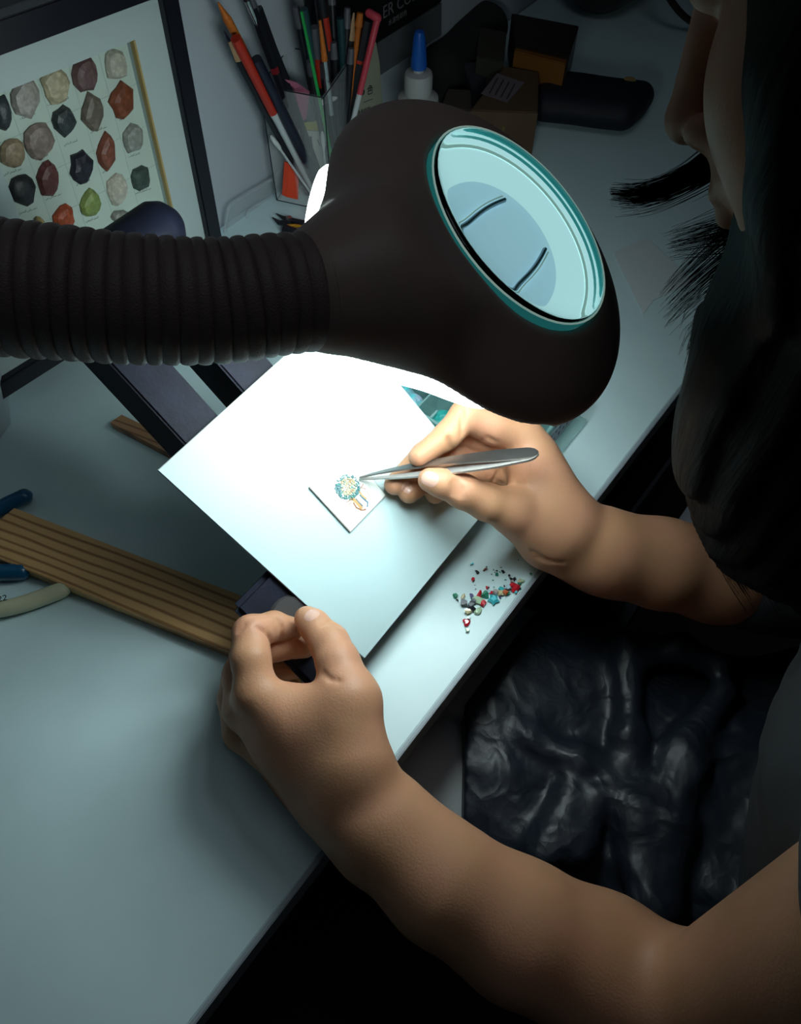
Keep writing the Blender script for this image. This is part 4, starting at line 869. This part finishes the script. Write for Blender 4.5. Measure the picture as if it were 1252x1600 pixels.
pen('navy_pen', 'dark navy pen with a slanted clear end, in the left half of the cup', 'pen', incup(.66, .2, .02), (400, 92, yw-.012), [(0, 1, .0046, .0046, M_navy, 'barrel')])
pen('teal_pen', 'dark teal capped pen with a silver collar, standing upright behind', 'pen', incup(.65, .75), (475, 14, yw-.01), [(0, .62, .0040, .0040, M_black, 'barrel'), (.62, .72, .0036, .0036, M_ferr, 'collar'), (.72, 1, .0042, .0036, M_teal2, 'cap')])
pen('green_stick', 'bright green thin stick crossing the cup', 'stick', incup(.97, .30, .012), (471, 18, yw-.028), [(0, .5, .0016, .0016, M_green, 'lower_half'), (.5, 1, .0016, .0012, M_green, 'upper_half')], 6)
pen('eraser_pen', 'grey pen with an orange-red lower band behind the green stick', 'pen', incup(.75, .65), (492, 42, yw-.014), [(0, .66, .0042, .0042, M_black, 'barrel'), (.66, .83, .0044, .0044, M_red, 'band'), (.83, 1, .0042, .0040, M_grey, 'cap')])
pen('paintbrush', 'round brush with orange tip and silver ferrule pointing up in the middle', 'paintbrush', incup(.93, .45), (500, 32, yw-.030), [(0, .50, .0016, .0028, M_black, 'handle'), (.50, .80, .0030, .0026, M_ferr, 'ferrule'), (.80, 1, .0028, .0012, M_orange, 'bristles')])
t = pen('lettered_marker', 'thick black marker with white lettering, reaching the top edge', 'pen', incup(.85, .75), (497, -40, yw-.008), [(0, .96, .0055, .0058, M_black, 'barrel'), (.96, 1, .0058, .0040, M_black, 'cap')])
pen('red_tipped_pen', 'pen with a red cap ringed in white behind the round brush', 'pen', incup(.9, .8), (507, 26, yw-.012), [(0, .78, .0036, .0036, M_black, 'barrel'), (.78, .80, .0038, .0038, M_wtip, 'ring'), (.80, 1, .0038, .0038, M_red, 'cap')])
pen('teal_pen', 'thin dark teal pen right of the red-capped pen', 'pen', incup(.93, .85), (532, 28, yw-.015), [(0, 1, .0034, .0036, M_teal2, 'barrel')])
pen('pencil', 'black pencil with a pale sharpened end beside the orange brush', 'pencil', incup(.8, .55), (553, 20, yw-.02), [(0, .86, .0035, .0035, M_black, 'barrel'), (.86, 1, .0035, .0008, M_wood2, 'wood_cone')], 6)
pen('orange_brush', 'thin orange-red pen with a rounded orange end', 'pen', incup(.85, .6), (563, 20, yw-.024), [(0, .35, .0012, .0018, M_wtip, 'tip'), (.35, .93, .0018, .0026, M_orange, 'barrel'), (.93, 1, .0036, .0028, M_orange, 'end_knob')])
pen('black_pencil', 'black pencil with small red mark, near the right wall of the cup', 'pencil', incup(.75, .7), (575, 32, yw-.03), [(0, .76, .0042, .0042, M_black, 'barrel'), (.76, .78, .0043, .0043, M_red, 'band'), (.78, 1, .0042, .0042, M_black, 'barrel')], 6)
tb = pen('coral_toothbrush', 'coral and white thin brush with a bent coral head leaning right', 'brush', incup(.95, .45, .02), (590, 28, yw-.040), [(0, .55, .0022, .0026, M_wtip, 'white_stem'), (.55, 1, .0028, .0030, M_coral, 'coral_stem')])
q = np.array(D(590, 28, 1)); w = ray(590, 28); q = CAM+w*((yw-.040-CAM[1])/w[1]); capsule('bent_head', q, q-rt*.007+upv*.004+rt*0, .0036, M_coral, tb)
for (x_, y_, dy_, fx_, lb_) in ((384, -20, 0, .5, 'slim black pen at the far left of the black cluster'), (462, 10, .0, .7, 'black pen behind the teal capped pen'), (517, -30, .004, .88, 'black pen right of the lettered marker, cut by the top edge'), (543, 12, .016, .9, 'black pen between the teal pen and the pale sharpened pencil'), (483, 95, .012, .72, 'thick black pen behind the pink scraper'), (521, 66, .018, .86, 'black pen just behind the round brush'), (549, 75, .026, .88, 'black pen behind the orange pen'), (505, 100, .02, .8, 'black pen in the dark middle of the cup'), (412, 40, .002, .62, 'short black pen leaning on the wall beside the blunt pencil')):
    pen('black_pen', lb_, 'pen', incup(fx_, .62), (x_, y_, yw-dy_), [(0, .9, .0036, .0036, M_black, 'barrel'), (.9, 1, .0036, .0028, M_grey, 'end_cap')])
# pink tool, cotton buds, small carton, neon block
w = incup(.62, .15); 
pk = thing('pink_scraper', 'pink curved plastic scraper blade beside the navy pen', 'scraper', w)
def face(px, y): w = ray(*px); return CAM+w*((y-CAM[1])/w[1])
def slab(name, pxs, y, th, m, parent=None, **k):
    P = [face(p, y) for p in pxs]; n = nrm(np.cross(P[1]-P[0], P[2]-P[1])); n = n if n[1] > 0 else -n; V = P+[p+n*th for p in P]; N = len(P)
    F = [tuple(range(N)), tuple(range(2*N-1, N-1, -1))]+[(i, (i+1) % N, N+(i+1) % N, N+i) for i in range(N)]
    o = mesh(name, V, F, m, parent, **k); bm = bmesh.new(); bm.from_mesh(o.data); bmesh.ops.recalc_face_normals(bm, faces=bm.faces); bm.to_mesh(o.data); bm.free(); return o
slab('blade', [(445, 124), (462, 128), (484, 143), (483, 152), (479, 185), (468, 192), (465, 190), (466, 160), (460, 138)], .482, .003, M_pink, pk)
def swab(label, a, b):
    t = thing('cotton_bud', label, 'cotton bud', a, 'cotton buds in the cup'); d = nrm(b-a)
    tube('stick', [a, b], .0011, M_swab, t, seg=6)
    for c, s in ((a, 1), (b, -1)): tube('cotton_tip', [c-d*s*.003, c-d*s*.0005, c+d*s*.005, c+d*s*.010, c+d*s*.013], [.0008, .0019, .0024, .0020, .0011], M_cot, t, seg=8)
yc = P0[1]-.004
swab('cotton bud crossing low from upper left to the cup bottom', face((426, 216), .488), face((497, 318), .463))
swab('cotton bud standing upright by the near corner of the cup', face((504, 210), .470), face((512, 300), .462))
swab('cotton bud standing along the left wall of the cup', face((447, 205), .498), face((449, 300), .492))
swab('cotton bud at the right side of the cup', face((560, 190), .470), face((552, 235), .466))
swab('cotton bud lying over the near rim corner', face((498, 162), .478), face((522, 154), .468)+np.array((0, 0, 0)))
cbx = thing('small_carton', 'small white carton with yellow edges and printed drawings inside the cup', 'carton', face((490, 300), .482))
Mc = frame_mat(face((482, 300), .484), nrm(rt*np.array((1, 1, 0))*1.0), nrm(upv*.9+rt*-.18+np.array((0, 0, .35))))
M_cart = mat('carton_white', (.50, .53, .48), .6); M_yel = mat('carton_yellow', (.42, .38, .08), .6)
fpts = [(468, 205), (500, 207), (524, 262), (512, 292), (486, 292)]
slab('front_panel', [(467, 203), (504, 206), (522, 286), (494, 300)], .4805, .003, M_cart, cbx)
slab('yellow_flap', [(471, 192), (503, 190), (504, 206), (468, 203)], .4825, .003, M_yel, cbx)
slab('yellow_edge', [(504, 197), (510, 203), (528, 272), (520, 280)], .479, .002, M_yel, cbx)
for px in ([(473, 215), (487, 213), (489, 228), (477, 231)], [(484, 252), (492, 247), (499, 255), (491, 250)], [(496, 218), (497, 218), (501, 228), (500, 228)]): slab('printed_mark', px, .4803, .0002, mat('print_grey', (.12, .13, .12), .8), cbx)
nb = thing('neon_block', 'neon orange-red rectangular block at the bottom of the cup', 'eraser', face((455, 310), .488))
slab('block', [(452, 256), (467, 258), (466, 312), (448, 308)], .484, .006, M_neon, nb)
dk = thing('grey_blade_tool', 'dark grey jagged-edged palette tool standing inside the cup', 'tool', face((470, 280), .49))
slab('blade', [(418, 150), (432, 150), (462, 200), (478, 226), (484, 258), (501, 290), (500, 297), (494, 292), (488, 298), (478, 288), (470, 262), (455, 215)], .489, .003, mat('grey_tool', (.035, .038, .05), .5), dk)

# clear plastic tray edge on wall + snips
M_clear = mat('clear_tray', (.55, .62, .66), .15, alpha=.30, spec=.8)
trm = thing('clear_tray_lid', 'clear plastic lid with rounded corners standing against the wall left of the cup', 'lid', face((390, 340), .508))
def wl_(px, y=.512): return face(px, y)
tube('rim', spline([wl_((352, 368)), wl_((354, 335)), wl_((362, 318)), wl_((385, 303)), wl_((430, 276)), wl_((470, 250))], 6), .0018, M_clear, trm, seg=8)
tube('inner_rib', spline([wl_((385, 345)), wl_((386, 332)), wl_((392, 326)), wl_((430, 303))], 6), .0012, M_clear, trm, seg=8)
slab('panel', [(353, 368), (355, 335), (363, 319), (430, 277), (470, 252), (470, 290), (432, 313)], .514, .0012, M_clear, trm)
sn = thing('snips', 'small black side cutters with orange-trimmed handles lying in front of the cup', 'cutters', Z(452, 345, .004))
M_snip = mat('snip_black', (.012, .012, .018), .35); M_so = mat('snip_orange', (.45, .20, .01), .4)
z = .005
tube('blade', [Z(432, 334, z), Z(442, 340, z), Z(455, 345, z)], [.0006, .0018, .0032], M_snip, sn, seg=8); tube('blade', [Z(426, 340, z), Z(436, 348, z), Z(455, 348, z)], [.0006, .0024, .0030], M_snip, sn, seg=8)
lathe('pivot', [(0, .0035), (.0028, .0032), (.0032, 0), (.0032, -.003)], Z(452, 344, z+.001), (0, 0, 1), M_jaw, sn, seg=16)
tube('handle', [Z(455, 345, z), Z(475, 350, z), Z(500, 352, z), Z(520, 350, z)], [.003, .0035, .004, .004], M_snip, sn); tube('handle', spline([Z(445, 358, z), Z(455, 362, z), Z(475, 368, z), Z(505, 372, z)], 4), .0048, M_snip, sn)
tube('orange_grip', spline([Z(448, 353, z+.0025), Z(465, 353, z+.0025), Z(485, 358, z+.0025), Z(500, 364, z+.0025)], 4), .0016, M_so, sn); tube('orange_grip', [Z(481, 335, z), Z(500, 336, z), Z(520, 340, z)], .0040, M_so, sn)

# ============================================================ BOOK, CARD, GLUE
bk = thing('colour_pencil_tin', 'black flat box with pale lettering standing behind the glue bottle', 'box', face((640, 60), .508))
M_bk = mat('box_black', (.006, .006, .008), .45); M_let = mat('lettering_grey', (.16, .16, .16), .6); M_strip = mat('box_pale', (.10, .11, .12), .6)
slab('front_panel', [(486, 100), (486, -150), (690, -150), (690, 2), (590, 66), (585, 120)], .508, .006, M_bk, bk)
slab('pale_band', [(590, 67), (690, 5), (690, 55), (594, 118)], .5085, .005, M_strip, bk)
a_ = face((598, 30), .5075); b_ = face((690, -25), .5075); tdn = nrm(b_-a_); text('lettering', 'ER COLOUR', frame_mat(a_, tdn, np.cross((0, -1, 0), tdn)), .016, M_let, bk)
a_ = face((607, 40), .5075); text('lettering', '水溶性彩色', frame_mat(a_, tdn, np.cross((0, -1, 0), tdn)), .006, M_let, bk)
cd = thing('cream_card_box', 'cream carton lettered B with a Chinese character, standing right of the cup', 'carton', face((585, 200), .496))
M_card = mat('card_cream', (.36, .37, .28), .7)
cy = .496
slab('front_panel', [(560, 70), (588, 66), (593, 96), (600, 190), (560, 215), (552, 215)], cy, .010, M_card, cd)
a_ = face((560, 152), cy-.0004); b_ = face((590, 142), cy-.0004); tdn = nrm(b_-a_); Mt = frame_mat(a_, tdn, np.cross((0, -1, 0), tdn))
text('lettering', 'B', Mt, .0175, M_ink, cd); text('lettering', '色', frame_mat(face((573, 148), cy-.0004), tdn, np.cross((0, -1, 0), tdn)), .0100, M_ink, cd)
text('lettering', '12色彩鉛筆', frame_mat(face((553, 182), cy-.0004), tdn, np.cross((0, -1, 0), tdn)), .0052, M_ink, cd)
slab('printed_rule', [(568, 160), (583, 154), (583, 155), (568, 161)], cy-.0003, .0001, M_grey, cd)
gb = Z(652, 238, 0); gl = thing('glue_bottle', 'white glue bottle with a blue pointed cap behind the lamp head', 'bottle', gb)
M_gl = mat('glue_white', (.42, .42, .42), .45); M_glb = mat('cap_blue', (.005, .09, .42), .35)
lathe('bottle_body', [(0, 0), (.0195, 0), (.0205, .003), (.0205, .052), (.0195, .058), (.0130, .0615), (.0128, .063)], gb, (0, 0, 1), M_gl, gl, seg=32)
lathe('screw_collar', [(.0128, .062), (.0135, .064), (.0135, .079), (.0125, .0815), (.006, .083)], gb, (0, 0, 1), M_gl, gl, seg=28)
lathe('nozzle', [(.0055, .0825), (.0052, .088), (0, .088)], gb, (0, 0, 1), M_wtip, gl, seg=20)
lathe('cap', [(0, .0862), (.0074, .0862), (.0078, .089), (.0066, .103), (.0055, .113), (.0040, .1185), (0, .120)], gb, (0, 0, 1), M_glb, gl, seg=20)

# ============================================================ DARK PILE AT THE TOP RIGHT
def fboxz(name, label, cat, pxs, zt, m, z0=.0003, par=None, bev=.001):
    P = [Z(x, y, zt) for x, y in pxs]; o = prism(name, [(p[0], p[1]) for p in P], z0, zt, m, par, bevel=bev)
    if label: setp(o, label, cat)
    return o
M_kraft = mat('kraft_brown', (.085, .045, .022), .75, noise=((.10, .058, .03), 30, .3, .7)); M_lab = mat('label_mauve', (.16, .13, .15), .7); M_darkpile = mat('fabric_dark', (.018, .018, .018), .85, bump=(60, .6, .003)); M_olive = mat('box_olive', (.035, .035, .022), .8)
kb = thing('kraft_box', 'brown cardboard box with a printed mauve label on top', 'box', Z(785, 185))
P = [(788, 103), (842, 112), (841, 176), (735, 172)]
fboxz('body', None, None, P, .045, M_kraft, par=kb); 
fboxz('label', None, None, [(777, 114), (820, 129), (793, 160), (752, 146)], .0454, M_lab, z0=.0451, par=kb, bev=0)
for k in range(4):
    fboxz('label_line', None, None, [(779+k*9-2, 121+k*3), (781+k*9-2, 122+k*3), (766+k*9, 146+k*3), (764+k*9, 145+k*3)], .0457, mat('label_ink', (.04, .03, .04), .8), z0=.0455, par=kb, bev=0)
fboxz('tape', None, None, [(737, 172), (790, 186), (789, 198), (735, 178)], .030, mat('tape_yellow', (.12, .10, .03), .6), z0=.020, par=kb, bev=0)
M_pch = mat('pouch_navy', (.005, .006, .014), .65, bump=(80, .4, .002))
po = thing('navy_pouch', 'dark navy fabric pouch with a gold snap right of the kraft box', 'pouch', Z(925, 170))
sp = SDF(); a1, a2, a3, a4 = Z(864, 136, .018), Z(1000, 150, .018), Z(972, 180, .018), Z(850, 165, .018)
sp.base = [cap(a1, a2, .016, .015, .01), cap(a4, a3, .015, .015, .01), cap((a1+a4)/2, (a2+a3)/2, .017, .016, .015)]; sp.post = lambda p, d: np.maximum(d-.0012*wob(p, 90), .0006-p[:, 2])
lo = np.minimum.reduce([a1, a2, a3, a4])-.04; hi = np.maximum.reduce([a1, a2, a3, a4])+.04; V, Q = sp.polygonize(lo, hi, .0025); big_mesh('pouch_body', V, Q, M_pch, po)
lathe('snap', [(0, .003), (.006, .002), (.0075, 0), (.0075, -.001)], Z(984, 127, .032), (0, 0, 1), M_gold, po, seg=20)
wb = thing('wallet_box', 'dark leather case with an orange side, leaning behind the navy pouch', 'case', Z(845, 110))
fboxz('case_body', None, None, [(800, 20), (905, 40), (890, 88), (806, 68)], .062, mat('leather_dark', (.014, .008, .006), .4), par=wb, z0=.020)
fboxz('orange_side', None, None, [(806, 70), (888, 90), (884, 100), (804, 80)], .058, mat('orange_leather', (.20, .075, .01), .5), z0=.028, par=wb)
fboxz('lower_case', None, None, [(805, 82), (880, 98), (900, 60), (815, 40)], .020, mat('leather_dark2', (.010, .007, .006), .5), par=wb)
fboxz('olive_carton', 'small olive cardboard carton behind the kraft box', 'carton', [(750, 42), (792, 50), (788, 98), (745, 88)], .048, M_olive)
fboxz('grey_carton', 'small dark grey plastic packet between olive carton and kraft box', 'packet', [(722, 98), (760, 95), (772, 110), (738, 138)], .030, mat('packet_grey', (.03, .035, .045), .5))
fboxz('brown_packet', 'brown paper packet left of the kraft box', 'packet', [(700, 138), (735, 140), (738, 172), (688, 170)], .030, mat('packet_brown', (.055, .042, .03), .8))
dp = SDF(); a1, a2 = Z(690, 110, .02), Z(760, 40, .02); dp.base = [cap(a1, a2, .022, .026, .02), cap(Z(670, 160, .015), a1, .016, .02, .02)]; dp.post = lambda p, d: np.maximum(d-.004*wob(p, 70), .0006-p[:, 2])
V, Q = dp.polygonize(np.minimum(a1, a2)-.09, np.maximum(a1, a2)+.06, .003); o = big_mesh('dark_cloth', V, Q, M_darkpile); setp(o, 'crumpled dark cloth bundle right of the glue bottle', 'cloth')
dpx = thing('leather_bag', 'black-brown leather bag at the wall behind the orange-sided case', 'bag', (1.06, .44, 0))
bg = SDF(); bg.base = [cap((.98, .45, .05), (1.22, .45, .05), .05, .05, .02), cap((1.0, .46, .10), (1.2, .46, .10), .03, .03, .03)]; bg.post = lambda p, d: np.maximum(d-.003*wob(p, 50), .0006-p[:, 2])
V, Q = bg.polygonize((.90, .38, -.01), (1.30, .515, .15), .005); big_mesh('bag_body', V, Q, mat('bag_leather', (.02, .011, .008), .35, bump=(120, .5, .001)), dpx)
tube('strap', spline([(1.0, .41, .10), (.97, .37, .05), (1.0, .33, .01), (1.08, .33, .01), (1.15, .37, .05)], 6), .004, mat('bag_leather', (.02, .011, .008)), dpx, seg=8)
pp = [Z(958, 395), Z(1010, 372), Z(1085, 440), Z(1020, 470), Z(1005, 492)]
o = prism('white_sheet', [(p[0], p[1]) for p in pp], .0002, .0006, mat('paper', (.62, .71, .73), .7)); setp(o, 'thin white paper sheet on the desk right of the lamp head', 'paper')

# ============================================================ BEAD ORGANISER
og = thing('bead_organiser', 'clear plastic compartment tray with a white label strip, behind the drawing board', 'tray', (.34, .22, 0))
M_org = mat('organiser_clear', (.45, .72, .70), .08, alpha=.35, spec=.7); M_lbl = mat('label_strip', (.50, .54, .60), .7); M_orge = mat('organiser_rim', (.22, .42, .42), .15, alpha=.8, spec=.8)
X0, X1, Y0, Y1, HH = .305, .398, .134, .315, .030
for c, s in (((X0+X1)/2, Y0), (X1-X0, .002)), (((X0+X1)/2, Y1), (X1-X0, .002)): box('outer_wall', (c[0], c[1], HH/2), (s[0], s[1], HH), M_org, og)
for x in (X0, X1): box('outer_wall', (x, (Y0+Y1)/2, HH/2), (.002, Y1-Y0-.004, HH), M_org, og)
box('tray_floor', ((X0+X1)/2, (Y0+Y1)/2, .0012), (X1-X0-.003, Y1-Y0-.003, .0016), M_org, og)
for i in range(1, 4): box('divider', ((X0+X1)/2, Y0+(Y1-Y0)*i/4, HH/2), (X1-X0-.004, .0014, HH-.004), M_orge, og)
for i in range(1, 3): box('divider', (X0+(X1-X0)*i/3, (Y0+Y1)/2, HH/2), (.0014, Y1-Y0-.004, HH-.004), M_orge, og)
for a, b in (((X0, Y0), (X1, Y0)), ((X1, Y0), (X1, Y1)), ((X0, Y1), (X1, Y1)), ((X0, Y0), (X0, Y1))): tube('rim', [(a[0], a[1], HH), (b[0], b[1], HH)], .0016, M_orge, og, seg=8)
box('label_strip', ((X0+X1)/2, Y0-.0016, HH*.48), (X1-X0-.012, .0008, HH*.62), M_lbl, og)
box('lid_step', ((X0+X1)/2, Y0-.006, .0026), (X1-X0, .010, .0045), M_org, og, bevel=.001)
M_pen = mat('pen_purple', (.10, .09, .22), .7)
for r_ in range(2):
    for k in range(12):
        x = .315+k*.0064+random.uniform(-.001, .001); z = .020-r_*.0075
        P = [(x+.0012*math.cos(q*1.7+k), Y0-.0022, z+.0018*math.sin(q*2.3+k*k)) for q in range(5)]; tube('handwriting', P, .00018, M_pen, og, seg=4)
M_t = [mat('bead_bag_teal', (.04, .42, .46), .3, noise=((.35, .75, .78), 180, .45, .65), bump=(240, 1, .002)), mat('bead_bag_aqua', (.02, .32, .30), .3, noise=((.08, .5, .45), 160, .4, .6), bump=(240, 1, .002)), mat('bead_bag_lilac', (.30, .38, .50), .3, noise=((.10, .6, .65), 160, .4, .6), bump=(240, 1, .002))]
for i in range(3):
    for j in range(4):
        cx = X0+(X1-X0)*(i+.5)/3; cy_ = Y0+(Y1-Y0)*(j+.5)/4
        b_ = SDF(); b_.base = [ell((cx, cy_, .010), (.014, .018, .009), .004)]; ph = i*3+j
        b_.post = (lambda ph: (lambda p, d: np.maximum(d-.0022*wob(p, 300, ph), .0022-p[:, 2])))(ph)
        V, Q = b_.polygonize((cx-.019, cy_-.024, -.002), (cx+.019, cy_+.024, .026), .0018)
        o = big_mesh('bead_packet', V, Q, M_t[(i*2+j) % 3]); row = ['nearest', 'second', 'third', 'farthest'][j]; cl = ['leftmost', 'middle', 'rightmost'][i]
        setp(o, '%s bead packet in the %s row of the clear tray, %s' % (['teal', 'green-blue', 'lilac and teal'][(i*2+j) % 3], row, cl), 'bead packet', 'bead packets in the clear tray')
